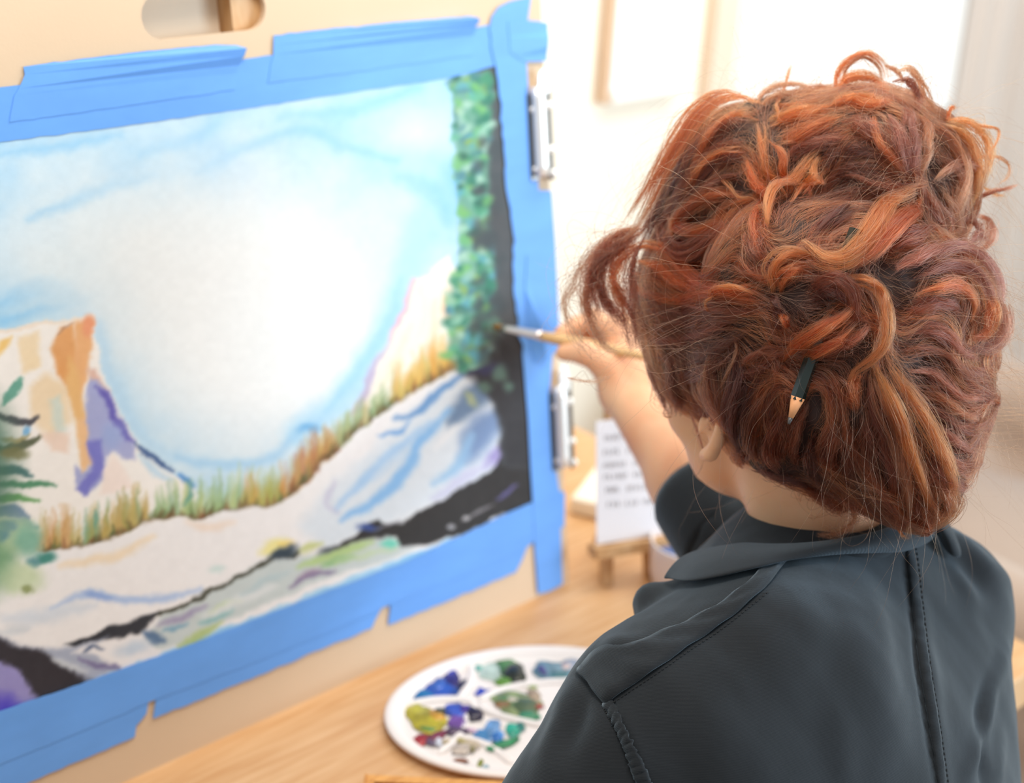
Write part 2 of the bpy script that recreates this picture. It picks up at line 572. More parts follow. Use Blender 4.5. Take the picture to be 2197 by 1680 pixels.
# left cliff
poly([(-300, 742), (0, 712), (60, 699), (135, 686), (200, 676), (205, 720), (217, 790), (237, 850), (267, 905), (302, 958), (342, 1000),
      (418, 1045), (430, 1120), (0, 1240), (-300, 1320)], (251, 245, 239), 5, 1, 0)
stroke([(0, 715), (60, 702), (135, 689), (198, 681)], (246, 226, 205), 8, 4, .7, False)
poly([(40, 722), (82, 712), (86, 790), (48, 800)], (247, 222, 182), 8, .9)
poly([(0, 735), (28, 722), (16, 748), (-10, 770)], (247, 206, 130), 6)
poly([(104, 745), (128, 702), (160, 690), (166, 780), (152, 850), (122, 800)], (232, 168, 108), 7)
poly([(164, 690), (199, 688), (197, 740), (178, 850), (168, 905), (150, 850)], (240, 182, 128), 7)
dab(190, 700, 12, 22, (240, 160, 120), .6)
poly([(60, 832), (100, 800), (145, 830), (152, 905), (110, 940), (66, 900)], (246, 222, 188), 12)
poly([(145, 760), (170, 800), (186, 900), (192, 1000), (178, 1016), (165, 930), (146, 850)], (238, 188, 122), 8, .9)
poly([(165, 900), (190, 890), (196, 1000), (178, 1010)], (244, 196, 150), 7, .8)
poly([(106, 862), (126, 850), (142, 930), (118, 940)], (210, 224, 216), 9, .8)
poly([(88, 930), (150, 930), (146, 972), (112, 965)], (243, 212, 192), 9, .8)
stroke([(160, 688), (140, 700), (118, 722)], (150, 120, 110), 5, 3, .5)
poly([(188, 790), (205, 790), (228, 840), (215, 850), (196, 850)], (222, 170, 150), 7, .7)
poly([(192, 810), (212, 820), (226, 840), (247, 880), (288, 945), (290, 985), (265, 986), (245, 960), (226, 985), (222, 1030), (180, 1062),
      (163, 1050), (158, 1000), (180, 1012), (200, 1000), (186, 940), (184, 880)], (172, 176, 218), 6)
poly([(206, 828), (228, 842), (252, 890), (288, 952), (268, 945), (236, 890)], (108, 100, 185), 6)
poly([(186, 945), (218, 940), (222, 1012), (180, 1063), (164, 1050), (196, 1012)], (124, 124, 204), 6)
dab(240, 935, 22, 25, (160, 178, 226), .8, .8)
stroke([(288, 950), (322, 978), (362, 1003), (374, 1012)], (72, 100, 150), 12, 4)
stroke([(384, 1018), (400, 1030), (414, 1044)], (86, 150, 216), 16, 5)
stroke([(300, 975), (335, 1010), (370, 1030)], (190, 222, 244), 16, 8, .8)
poly([(222, 1010), (240, 972), (262, 1000), (290, 1050), (215, 1060)], (250, 230, 220), 8, .8)
# right cliff
poly([(752, 892), (800, 792), (858, 682), (888, 596), (915, 590), (962, 548), (990, 590), (990, 770), (900, 832), (800, 880)], (251, 244, 230), 6, 1, 0)
stroke([(890, 598), (872, 650), (836, 732)], (240, 180, 198), 11, 6, .85)
poly([(838, 730), (806, 800), (776, 880), (752, 893), (790, 800)], (198, 186, 216), 7)
stroke([(905, 612), (915, 660), (900, 720)], (212, 236, 218), 14, 8, .7)
stroke([(935, 640), (930, 720), (900, 780)], (250, 226, 190), 16, 10, .7)
dab(968, 660, 16, 34, (250, 190, 140), .7)
stroke([(880, 700), (850, 770), (815, 840)], (240, 238, 205), 16, 10, .7)
# bank of snow below the grasses
bank = [(90, 1185), (210, 1165), (300, 1125), (420, 1110), (500, 1090), (590, 1085), (690, 1000), (760, 930), (900, 830), (990, 785), (1100, 800),
        (1140, 1090), (800, 1220), (350, 1400), (-50, 1560), (-350, 1680), (-350, 1180)]
poly(bank, (249, 246, 246), 4, 1, 0)
# autumn grasses: vertical strokes along a curved bank
lowb = smooth_pts([(85, 1180), (110, 1182), (210, 1163), (300, 1124), (370, 1109), (420, 1111), (500, 1089), (590, 1083), (690, 998), (760, 929), (830, 879),
                   (900, 829), (990, 784)], 240)
rs = np.random.default_rng(3)
def grass_col(x):
    if x < 160: P = [(214, 160, 110), (188, 140, 70), (170, 165, 90), (224, 180, 130)]
    elif x < 330: P = [(190, 165, 90), (165, 160, 85), (196, 180, 110), (206, 168, 104), (120, 165, 130)]
    elif x < 520: P = [(170, 195, 130), (196, 205, 140), (140, 180, 120), (205, 215, 165), (150, 185, 150)]
    elif x < 610: P = [(180, 185, 100), (205, 175, 90), (160, 170, 90), (215, 150, 80)]
    elif x < 720: P = [(200, 130, 90), (225, 175, 100), (175, 105, 75), (215, 170, 140), (190, 160, 90)]
    elif x < 840: P = [(160, 190, 140), (185, 205, 150), (150, 175, 120), (205, 190, 140)]
    else: P = [(240, 186, 90), (226, 150, 70), (236, 205, 120), (205, 185, 100), (240, 200, 110)]
    return P[rs.integers(len(P))]
for k in range(430):
    i = rs.integers(0, 240)
    x0, y0 = lowb[i]
    hgt = rs.uniform(35, 92) * (0.75 if 700 < x0 < 830 else 1.0)
    c = grass_col(x0)
    x0 += rs.uniform(-6, 6)
    P = [(x0 - 7, y0 - 2), (x0 + 7, y0 - 4), (x0 + 4, y0 - hgt * .5), (x0 + rs.uniform(-3, 3), y0 - hgt)]
    poly(P, c, 6, rs.uniform(.4, .75), 0)
for k in range(150):
    i = rs.integers(0, 240); x0, y0 = lowb[i]
    h2 = rs.uniform(10, 34)
    c = [(120, 95, 60), (100, 100, 60), (140, 90, 60), (90, 110, 70)][rs.integers(4)]
    poly([(x0 - 6, y0), (x0 + 6, y0 - 2), (x0 + 1, y0 - h2)], c, 3, .6, 0)
stroke([tuple(p) for p in lowb[::12]], (110, 85, 60), 5, 4, .5, False)
stroke([(395, 1085), (410, 1060), (404, 1040)], (80, 150, 150), 9, 4, .6)
stroke([(205, 1130), (207, 1095)], (90, 160, 150), 10, 4, .7)
# snow bank washes
for pts, c, w_, s_, a_ in (([(130, 1215), (190, 1203), (260, 1190), (330, 1150)], (250, 226, 192), 22, 10, .8),
                           ([(400, 1120), (460, 1130), (500, 1120)], (250, 226, 206), 20, 10, .7),
                           ([(110, 1305), (190, 1275), (260, 1290), (330, 1285), (430, 1268)], (172, 198, 240), 17, 8, .9),
                           ([(180, 1272), (215, 1282), (240, 1290)], (140, 170, 230), 12, 6, .8),
                           ([(10, 1330), (110, 1318), (200, 1300)], (215, 226, 240), 34, 14, .7),
                           ([(450, 1225), (480, 1218)], (200, 228, 224), 18, 8, .7), ([(560, 1185), (610, 1165)], (248, 236, 150), 34, 12, .85),
                           ([(600, 1170), (628, 1168)], (250, 216, 110), 14, 8, .7), ([(0, 1360), (60, 1345)], (205, 215, 225), 20, 10, .6)):
    stroke(pts, c, w_, s_, a_)
# river slope on the right
poly([(990, 786), (1060, 800), (1130, 900), (1135, 1000), (985, 1060), (830, 1130), (700, 1180), (640, 1130), (700, 1050), (800, 960), (880, 880)],
     (226, 236, 246), 22, .9)
for pts, c, w_, s_, a_ in (([(1005, 795), (935, 848), (885, 888), (846, 898)], (112, 160, 214), 18, 6, .95),
                           ([(1060, 815), (1000, 870), (965, 905)], (104, 132, 168), 50, 12, .9),
                           ([(1080, 880), (1030, 930), (1000, 985)], (112, 142, 190), 60, 18, .85),
                           ([(965, 880), (900, 950), (862, 1020), (800, 1080), (732, 1116)], (140, 194, 246), 26, 9, .95),
                           ([(925, 905), (850, 965), (780, 1032), (722, 1092)], (172, 210, 248), 22, 9, .9),
                           ([(1012, 935), (985, 1000), (930, 1036)], (160, 203, 240), 24, 10, .9),
                           ([(880, 960), (830, 1000), (800, 1030)], (206, 226, 246), 20, 9, .9),
                           ([(1092, 955), (1062, 975), (1038, 1000)], (158, 146, 208), 26, 9, .85),
                           ([(1050, 990), (990, 1030), (930, 1070)], (205, 205, 235), 22, 10, .8),
                           ([(810, 930), (850, 930), (875, 905)], (120, 172, 230), 12, 5, .9),
                           ([(720, 1035), (702, 1080), (726, 1100)], (205, 202, 226), 14, 7, .7),
                           ([(985, 915), (955, 935), (935, 965)], (244, 246, 250), 14, 8, .9),
                           ([(820, 905), (790, 950), (730, 1010)], (246, 243, 244), 16, 8, .9),
                           ([(1005, 845), (1020, 870)], (205, 210, 140), 18, 8, .7), ([(1060, 1000), (1085, 975)], (120, 100, 190), 10, 5, .7)):
    stroke(pts, c, w_, s_, a_)
# dark bank
poly([(1150, 960), (1070, 985), (1052, 1010), (985, 1050), (920, 1090), (862, 1120), (834, 1126), (808, 1112), (786, 1126), (762, 1150), (700, 1174),
      (690, 1186), (720, 1184), (790, 1160), (850, 1152), (858, 1172), (930, 1164), (1000, 1142), (1062, 1112), (1160, 1080)], (50, 48, 48), 4, 1, .05)
stroke([(990, 1115), (1020, 1100), (1060, 1084)], (150, 146, 152), 7, 3, .8)
stroke([(1066, 1072), (1090, 1056), (1112, 1042)], (112, 106, 166), 9, 4, .85)
stroke([(800, 1140), (830, 1128), (866, 1115)], (140, 140, 150), 8, 3, .7)
dab(968, 1130, 7, 5, (160, 160, 165)); dab(1000, 1108, 7, 5, (180, 178, 180))
dab(790, 1132, 22, 8, (62, 84, 150), .6)
# meadow strip
poly([(690, 1188), (760, 1164), (830, 1152), (862, 1172), (900, 1170), (830, 1204), (750, 1226), (640, 1268), (560, 1300), (480, 1336), (400, 1372),
      (345, 1396), (310, 1372), (350, 1318), (450, 1268), (550, 1212), (640, 1192)], (206, 216, 216), 7, 1, 0)
for pts, c, w_, s_, a_ in (([(640, 1216), (700, 1196), (760, 1176), (800, 1164)], (184, 212, 140), 24, 8, .95), ([(690, 1216), (760, 1196)], (140, 190, 120), 14, 6, .8),
                           ([(820, 1168), (850, 1165)], (110, 216, 190), 18, 6, .9), ([(640, 1185), (690, 1165)], (196, 205, 120), 14, 6, .8),
                           ([(380, 1384), (440, 1358), (480, 1336)], (180, 202, 132), 18, 6, .9), ([(430, 1340), (500, 1308)], (132, 188, 190), 14, 6, .8),
                           ([(450, 1312), (480, 1296), (520, 1290)], (190, 215, 150), 12, 6, .8), ([(590, 1256), (520, 1286), (440, 1318)], (232, 236, 238), 22, 9, .8),
                           ([(620, 1258), (670, 1236), (720, 1228)], (126, 108, 150), 12, 5, .85), ([(640, 1240), (690, 1222)], (170, 150, 175), 12, 6, .8),
                           ([(520, 1276), (560, 1250), (620, 1226)], (186, 208, 214), 14, 8, .8), ([(340, 1340), (400, 1320), (440, 1296)], (160, 150, 185), 16, 7, .8),
                           ([(310, 1356), (350, 1374)], (78, 110, 150), 26, 7, .9), ([(350, 1352), (400, 1340)], (110, 160, 190), 10, 5, .8),
                           ([(720, 1210), (790, 1190), (850, 1176)], (200, 222, 170), 10, 6, .7)):
    stroke(pts, c, w_, s_, a_)
stroke([(640, 1186), (590, 1200), (540, 1224), (480, 1254), (400, 1294), (330, 1324)], (78, 78, 66), 8, 3, 1, False)
dab(606, 1188, 30, 11, (54, 70, 84), .6, 1, -.35)
dab(700, 1180, 20, 8, (100, 110, 116), .6, .8, -.35)
poly([(345, 1312), (280, 1334), (230, 1345), (190, 1368), (140, 1382), (165, 1390), (200, 1382), (250, 1378), (300, 1358), (320, 1340)], (46, 48, 56), 5, 1, .1)
# falls in the lower left corner
poly([(-300, 1300), (0, 1366), (45, 1388), (100, 1392), (170, 1388), (235, 1368), (205, 1400), (230, 1425), (270, 1432), (140, 1480), (-300, 1660)],
     (176, 184, 204), 7, 1, .1)
poly([(-300, 1300), (0, 1372), (45, 1392), (90, 1396), (120, 1420), (170, 1452), (206, 1462), (90, 1508), (64, 1488), (40, 1450), (0, 1425), (-300, 1400)],
     (50, 46, 54), 8, 1, .1)
poly([(-300, 1400), (0, 1416), (40, 1440), (66, 1478), (84, 1496), (20, 1530), (-300, 1660)], (156, 150, 208), 9, 1, .3)
dab(8, 1512, 30, 24, (84, 72, 205), .8, .9)
poly([(150, 1402), (185, 1390), (282, 1360), (322, 1380), (350, 1402), (262, 1436), (228, 1408), (190, 1402)], (246, 243, 244), 5, 1, 0)
dab(285, 1392, 36, 15, (200, 216, 234), .8, .9, -.3)
stroke([(180, 1400), (205, 1390), (225, 1396)], (60, 80, 120), 7, 3, .8)
stroke([(170, 1412), (205, 1428), (255, 1432)], (116, 106, 152), 14, 6, .85)
stroke([(110, 1412), (150, 1430), (185, 1446)], (214, 220, 226), 14, 6, .8)
# pine at the left edge
for pts, c, w_ in (([(-40, 870), (20, 900), (60, 905), (82, 894)], (66, 66, 74), 18), ([(-40, 960), (20, 966), (60, 950), (86, 934)], (86, 92, 66), 24),
                   ([(0, 940), (40, 946), (60, 928)], (176, 160, 110), 14), ([(-40, 1030), (40, 1040), (80, 1036), (118, 1046)], (72, 136, 98), 16),
                   ([(-40, 1070), (30, 1068), (80, 1074)], (96, 158, 88), 18), ([(10, 866), (24, 846), (44, 812)], (96, 162, 142), 22),
                   ([(-30, 1010), (30, 1008), (70, 1020)], (64, 110, 110), 18), ([(-40, 1100), (30, 1096), (60, 1110)], (112, 140, 170), 26),
                   ([(0, 1125), (40, 1120), (80, 1130)], (120, 165, 165), 22), ([(50, 928), (60, 915)], (120, 180, 225), 14)):
    stroke(pts, c, w_, 4, .92)
for q in ((20, 1150, 60, 40, (188, 210, 168)), (60, 1160, 30, 34, (128, 182, 160)), (100, 1196, 24, 12, (52, 132, 120)), (70, 1206, 16, 10, (80, 140, 150)),
          (-10, 1200, 40, 30, (110, 160, 120)), (40, 1240, 52, 34, (206, 222, 182)), (60, 1266, 13, 9, (148, 160, 104)), (5, 1150, 16, 12, (80, 130, 170)),
          (15, 1130, 20, 14, (120, 160, 170)), (-60, 1000, 90, 150, (70, 110, 90)), (-60, 1200, 80, 90, (130, 170, 130)), (30, 975, 30, 14, (120, 120, 80))):
    dab(q[0], q[1], q[2], q[3], q[4], .5, .9)
# dark tree on the right with leaf dabs
poly([(1020, 130), (1080, 120), (1095, 200), (1098, 400), (1115, 500), (1115, 600), (1122, 700), (1130, 760), (1160, 900), (1160, 1010), (1075, 1000), (1068, 900),
      (1050, 850), (1010, 800), (985, 790), (1010, 740), (1040, 650), (1030, 500), (1018, 300)], (84, 88, 92), 6, 1, .1)
poly([(1010, 740), (1125, 700), (1160, 900), (1160, 1010), (1080, 1000), (1072, 900), (1050, 850), (985, 792)], (56, 56, 60), 12, 1, .1)
dab(1030, 790, 40, 16, (64, 64, 110), .8, .8)
leafp = np.array([(966, 170), (1052, 152), (1055, 300), (1045, 450), (1062, 560), (1064, 700), (1040, 780), (990, 795), (958, 765), (962, 650), (988, 560), (984, 400), (972, 280)], float)
poly([tuple(q) for q in leafp], (112, 166, 144), 8, .92, .2)
lp = [(78, 150, 118), (108, 182, 150), (62, 132, 110), (150, 204, 178), (140, 176, 100), (100, 172, 190), (172, 212, 192), (60, 110, 96), (124, 190, 120), (90, 140, 150)]
from math import hypot
cnt = 0
while cnt < 260:
    x0 = rs.uniform(955, 1072); y0 = rs.uniform(150, 800)
    ins = False
    for k in range(len(leafp)):
        a_, b_ = leafp[k], leafp[(k + 1) % len(leafp)]
        if (a_[1] <= y0) != (b_[1] <= y0) and x0 < a_[0] + (y0 - a_[1]) / (b_[1] - a_[1]) * (b_[0] - a_[0]): ins = not ins
    if not ins: continue
    cnt += 1
    dab(x0, y0, rs.uniform(8, 17), rs.uniform(6, 11), lp[rs.integers(len(lp))], .5, rs.uniform(.6, .95), rs.uniform(-1.2, 1.2))
for k in range(40):
    dab(rs.uniform(1015, 1075), rs.uniform(300, 780), rs.uniform(8, 16), rs.uniform(8, 22), (76, 84, 88), .6, .7)
for q in ((1072, 800, 16, 18), (1090, 830, 10, 12), (1040, 830, 14, 10), (1062, 690, 12, 10)):
    dab(q[0], q[1], q[2], q[3], (104, 138, 124), .6, .8)
IMG += (fine[:, None] - .5) * 8
IMG *= .95
lin = np.where(IMG / 255 <= .04045, IMG / 255 / 12.92, ((IMG.clip(0, 255) / 255 + .055) / 1.055)**2.4)
idx = np.arange(NI * NJ).reshape(NI, NJ)
Fq = np.stack([idx[:-1, :-1], idx[1:, :-1], idx[1:, 1:], idx[:-1, 1:]], -1).reshape(-1, 4)
me = bpy.data.meshes.new('painting_sheet')
me.from_pydata(PV.reshape(-1, 3), [], Fq)
ca = me.color_attributes.new('paint', 'FLOAT_COLOR', 'POINT')
ca.data.foreach_set('color', np.c_[lin, np.ones(len(lin))].astype(np.float32).ravel())
m = material('watercolour_sheet', L(245, 243, 240), 0.8, bump=0.08, bump_scale=300)
at = m.node_tree.nodes.new('ShaderNodeAttribute'); at.attribute_name = 'paint'
m.node_tree.links.new(at.outputs['Color'], m.node_tree.nodes['Principled BSDF'].inputs['Base Color'])
pnt = link('landscape_painting', me, m)
tag(pnt, 'watercolour landscape of cliffs, autumn grasses and a dark tree taped to the board', 'painting')

# ================================================================== TAPE STRIPS
def jag(pts, amp=1.2, step=14, seed=0, sel=None):
    r = np.random.default_rng(seed); o = []
    for k in range(len(pts)):
        a_, b_ = np.array(pts[k], float), np.array(pts[(k + 1) % len(pts)], float)
        o.append(a_)
        ln = np.linalg.norm(b_ - a_)
        m_ = int(ln // step)
        am = amp if sel is None or k in sel else 0.0
        nn = np.array([-(b_ - a_)[1], (b_ - a_)[0]]) / (ln + 1e-9)
        for j in range(1, m_):
            o.append(a_ + (b_ - a_) * j / m_ + nn * r.normal(0, am))
    return o


def tape(pts, layer, label, curl=None, seed=0, amp=.6, sel=None):
    P = jag(pts, amp, 16, seed, sel)
    off = 0.0014 + 0.0005 * layer
    p3 = []
    for q in P:
        a_, v_ = bh(*q)
        c = 0.0
        if curl:
            for (cx, cy, r_, h_) in curl:
                d = math.hypot(q[0] - cx, q[1] - cy)
                c += h_ * max(0, 1 - d / r_)**1.5
        p3.append(bpt(a_, v_, off + c))
    bm = bmesh.new()
    slab(bm, p3, BN, 0.0004)
    o = bm_obj('tape_strip', bm, M['tape'])
    tag(o, label, 'tape', 'blue tape strips framing the painting')
    return o


tape([(-160, 212), (0, 187), (250, 157), (520, 127), (600, 116), (800, 90), (1000, 62), (1060, 52), (1062, 141), (960, 167), (740, 199), (500, 236), (250, 272),
      (0, 304), (-160, 326)], 0, 'long blue tape strip along the top edge of the painting', seed=1)
tape([(48, 143), (180, 125), (300, 111), (460, 96), (500, 97), (520, 103), (517, 119), (506, 140), (502, 192), (300, 222), (120, 248), (18, 262), (28, 205), (45, 175),
      (51, 160)], 1, 'short blue tape strip overlapping above the long top strip, below the handle slot', curl=[(515, 105, 45, .006)], seed=2)
tape([(585, 76), (700, 63), (860, 47), (1000, 35), (1016, 38), (1020, 46), (1014, 56), (1012, 118), (800, 148), (572, 178), (578, 140), (584, 118)], 1,
     'blue tape strip above the painted sky, reaching the corner by the dark tree', curl=[(1016, 40, 40, .006)], seed=3)
tape([(1046, 62), (1052, 36), (1066, 16), (1090, 4), (1136, -8), (1128, 47), (1170, 50), (1168, 131), (1126, 132), (1130, 190), (1150, 366), (1152, 408), (1180, 409),
      (1188, 520), (1196, 690), (1198, 745), (1182, 760), (1180, 790), (1176, 850), (1190, 1008), (1197, 1052), (1209, 1056), (1207, 1128), (1200, 1132), (1204, 1252),
      (1174, 1268), (1151, 1273), (1144, 1180), (1140, 1078), (1135, 1000), (1130, 900), (1118, 760), (1108, 700), (1100, 600), (1098, 500), (1082, 400), (1072, 240),
      (1060, 140), (1050, 100)], 2, 'tall blue tape strip down the edge of the painting beside the clips', seed=4, amp=2.0,
     sel=list(range(31, 40)))
tape([(1085, 46), (1128, 44), (1171, 49), (1169, 131), (1122, 132), (1090, 112)], 3, 'small blue tape patch at the upper corner above the clip',
     curl=[(1175, 90, 30, .004)], seed=5)
tape([(-160, 1576), (0, 1523), (200, 1455), (350, 1402), (500, 1346), (640, 1290), (760, 1246), (870, 1204), (1000, 1142), (1064, 1110), (1139, 1077), (1142, 1162),
      (1120, 1178), (960, 1247), (830, 1298), (700, 1356), (500, 1436), (334, 1498), (160, 1572), (0, 1637), (-160, 1700)], 2,
     'long blue tape strip along the bottom edge of the painting', seed=6)
tape([(-160, 1690), (0, 1627), (160, 1562), (316, 1506), (312, 1530), (300, 1545), (290, 1556), (287, 1580), (160, 1634), (54, 1680), (-160, 1770)], 1,
     'blue tape strip with a torn end below the painted waterfall', seed=7, amp=.8)
tape([(334, 1488), (500, 1426), (700, 1346), (824, 1292), (815, 1306), (803, 1328), (795, 1347), (700, 1386), (550, 1449), (326, 1541), (330, 1515)], 1,
     'blue tape strip between the two torn gaps along the lower board', seed=8, amp=.8)
tape([(836, 1288), (960, 1238), (1120, 1168), (1130, 1166), (1118, 1200), (1104, 1227), (960, 1288), (830, 1340), (834, 1312)], 1,
     'short blue tape strip at the lower corner, from the torn gap to the tall strip', seed=9, amp=.8)
# a lifted crease in the tall strip
cr = [(1126, 545), (1134, 620), (1146, 690), (1160, 768), (1140, 776), (1128, 700), (1122, 620)]
p3 = []
for k, q in enumerate(cr):
    a_, v_ = bh(*q)
    p3.append(bpt(a_, v_, 0.0032 + (0.006 if k in (2, 3) else 0)))
bm = bmesh.new(); slab(bm, p3, BN, 0.0004)
o = bm_obj('tape_strip', bm, M['tape'])
tag(o, 'narrow folded blue tape sliver sticking out beside the paintbrush', 'tape', 'blue tape strips framing the painting')

# ================================================================== CLIPS
def clip(top_px, bot_px, label):
    a0, v0 = bh(*bot_px); a1, v1 = bh(*top_px)
    ac = (a0 + a1) / 2
    root = empty('board_clip', bpt(ac, v0, 0), label, 'clip', 'steel clips on the board edge')
    Ln = v1 - v0
    # rolled front jaw
    Pj = [bpt(ac - 0.006 + 0.012 * 0, v0 + 0.006 + (Ln * .80) * s, 0.0075) for s in np.linspace(0, 1, 9)]
    bm = bmesh.new(); add_geo(bm, tube_geo(Pj, 0.0082, 14, flat=.75, N=np.tile(BN, (9, 1))))
    bm_obj('jaw', bm, M['steel'], root, True)
    # lip under the jaw
    bm = bmesh.new()
    box(bm, bpt(ac - 0.013, v0 + Ln * .41, 0.0036), (0.010, Ln * .78, 0.0014), np.array([BX, BV, BN]), bevel=.0005)
    bm_obj('jaw_lip', bm, M['dark_steel'], root)
    # curved spring body wrapping the board edge
    V, Fc = [], []
    nb, nl = 10, 12
    for i in range(nl):
        s = i / (nl - 1)
        for j in range(nb):
            t = math.pi * j / (nb - 1)
            V.append(bpt(ac + 0.004 + 0.013 * math.sin(t), v0 + Ln * .86 * s, -0.003 + 0.0112 * math.cos(t)))
    for i in range(nl - 1):
        for j in range(nb - 1):
            Fc.append((i * nb + j, i * nb + j + 1, (i + 1) * nb + j + 1, (i + 1) * nb + j))
    o = mesh('spring', V, Fc, M['dark_steel'], root, True)
    md = o.modifiers.new('thick', 'SOLIDIFY'); md.thickness = 0.0012
    # lever tabs
    for dx, dn in ((-0.001, 0.010), (0.013, -0.006)):
        q = [bpt(ac + dx + x, v0 + Ln * v, dn + 0.004 * (v - .8)) for x, v in ((-.007, .80), (.007, .80), (.006, .96), (.003, 1.0), (-.003, 1.0), (-.006, .96))]
        bm = bmesh.new(); slab(bm, q, BN, 0.0016)
        bm_obj('lever', bm, M['steel'], root)
    for dx, v in ((0.006, .68), (0.008, .06), (-0.0135, .66), (-0.0135, .12), (.007, .28)):
        bm = bmesh.new()
        bmesh.ops.create_uvsphere(bm, u_segments=12, v_segments=8, radius=0.0030 if dx < 0 else .0042)
        dn = 0.0045 if dx < 0 else 0.0085
        for w in bm.verts:
            w.co = Vector(bpt(ac + dx, v0 + Ln * v, dn)) + w.co
        bm_obj('rivet', bm, M['steel'], root, True)
    return root


clip((1148, 150), (1166, 386), 'upper steel spring clip on the board edge, above the painting hand')
clip((1196, 792), (1210, 1004), 'lower steel spring clip on the board edge, under the painting hand')
# ================================================================== PALETTE
PC = np.array([0.912, 0.857]); PR1, PR2 = 0.144, 0.104
pd = np.array([-0.893, 0.451]); pe = np.array([-0.451, -0.893])
pal = empty('paint_palette', (PC[0], PC[1], TABLE_Z), 'oval white plastic palette covered in wet paint on the table', 'palette')
prof = [(0.0, .0045), (.4, .0045), (.80, .0045), (.855, .0050), (.885, .0085), (.915, .0118), (.955, .0128), (.985, .0122), (1.0, .0105), (.995, .0085),
        (.93, .0085), (.88, .0015), (.80, .0), (0.0, .0)]
nk = 72
V, Fc = [], []
for r_, z_ in prof:
    for k in range(nk):
        t = 2 * math.pi * k / nk
        q = PC + pd * PR1 * r_ * math.cos(t) + pe * PR2 * r_ * math.sin(t)
        V.append((q[0], q[1], TABLE_Z + z_))
for i in range(len(prof) - 1):
    for k in range(nk):
        Fc.append((i * nk + k, i * nk + (k + 1) % nk, (i + 1) * nk + (k + 1) % nk, (i + 1) * nk + k))
bm = bmesh.new(); add_geo(bm, (V, Fc)); bmesh.ops.remove_doubles(bm, verts=bm.verts, dist=1e-5)
bm_obj('tray', bm, M['plastic'], pal, True)
ZF = TABLE_Z + 0.0045
for pts in ([(862, 1516), (930, 1503), (985, 1502), (1023, 1507)], [(1023, 1507), (1072, 1482), (1160, 1466), (1290, 1462)], [(1023, 1507), (1040, 1526), (1132, 1552), (1240, 1570)],
            [(980, 1580), (1050, 1603), (1100, 1640)], [(1023, 1507), (1000, 1540), (985, 1580), (940, 1620)], [(985, 1502), (1010, 1460), (1010, 1420)]):
    P = smooth_pts([tuple(tab(x, y, ZF)) for x, y in pts], 16)
    rr = 0.0042 * np.r_[.4, np.ones(14), .4]
    bm = bmesh.new(); add_geo(bm, tube_geo(P + np.array([0, 0, .0005]), rr, 8, flat=.8, N=np.tile([0, 0, 1.], (16, 1))))
    bm_obj('divider', bm, M['plastic'], pal, True)


pmats = {}
def paint_mat(c):
    if c not in pmats:
        pmats[c] = material('wet_paint_%d' % len(pmats), L(*c), 0.25, var=0.35, scale=70, color2=L(*[int(x * .72) for x in c]))
    return pmats[c]


def pcrop(x, y):
    return (750 + x / 3.662, 1350 + y / 3.662)


layer_n = [0]
def blob(cx, cy, rx, ry, col, h=0.0022, ang=0.0, rough=.25):
    """paint dab on the palette, outline from its place in the palette close-up"""
    n_ = 22
    layer_n[0] += 1
    zb = ZF + 0.0004 + 0.00004 * layer_n[0]
    r = np.random.default_rng(layer_n[0])
    ph = r.uniform(0, 6.28, 3)
    V = []
    for s, hz in ((1, 0.0), (.82, .6), (.45, .9)):
        for k in range(n_):
            t = 2 * math.pi * k / n_
            w = 1 + rough * (.5 * math.sin(2 * t + ph[0]) + .35 * math.sin(3 * t + ph[1]) + .3 * math.sin(5 * t + ph[2]))
            x = rx * s * w * math.cos(t); y = ry * s * w * math.sin(t)
            X_, Y_ = cx + x * math.cos(ang) - y * math.sin(ang), cy + x * math.sin(ang) + y * math.cos(ang)
            q = tab(*pcrop(X_, Y_), zb)
            V.append((q[0], q[1], zb + h * hz))
    q = tab(*pcrop(cx, cy), zb); V.append((q[0], q[1], zb + h))
    Fc = []
    for i in range(2):
        for k in range(n_):
            Fc.append((i * n_ + k, i * n_ + (k + 1) % n_, (i + 1) * n_ + (k + 1) % n_, (i + 1) * n_ + k))
    for k in range(n_): Fc.append((2 * n_ + k, 2 * n_ + (k + 1) % n_, 3 * n_))
    return mesh('paint_blob', V, Fc, paint_mat(col), pal, True)


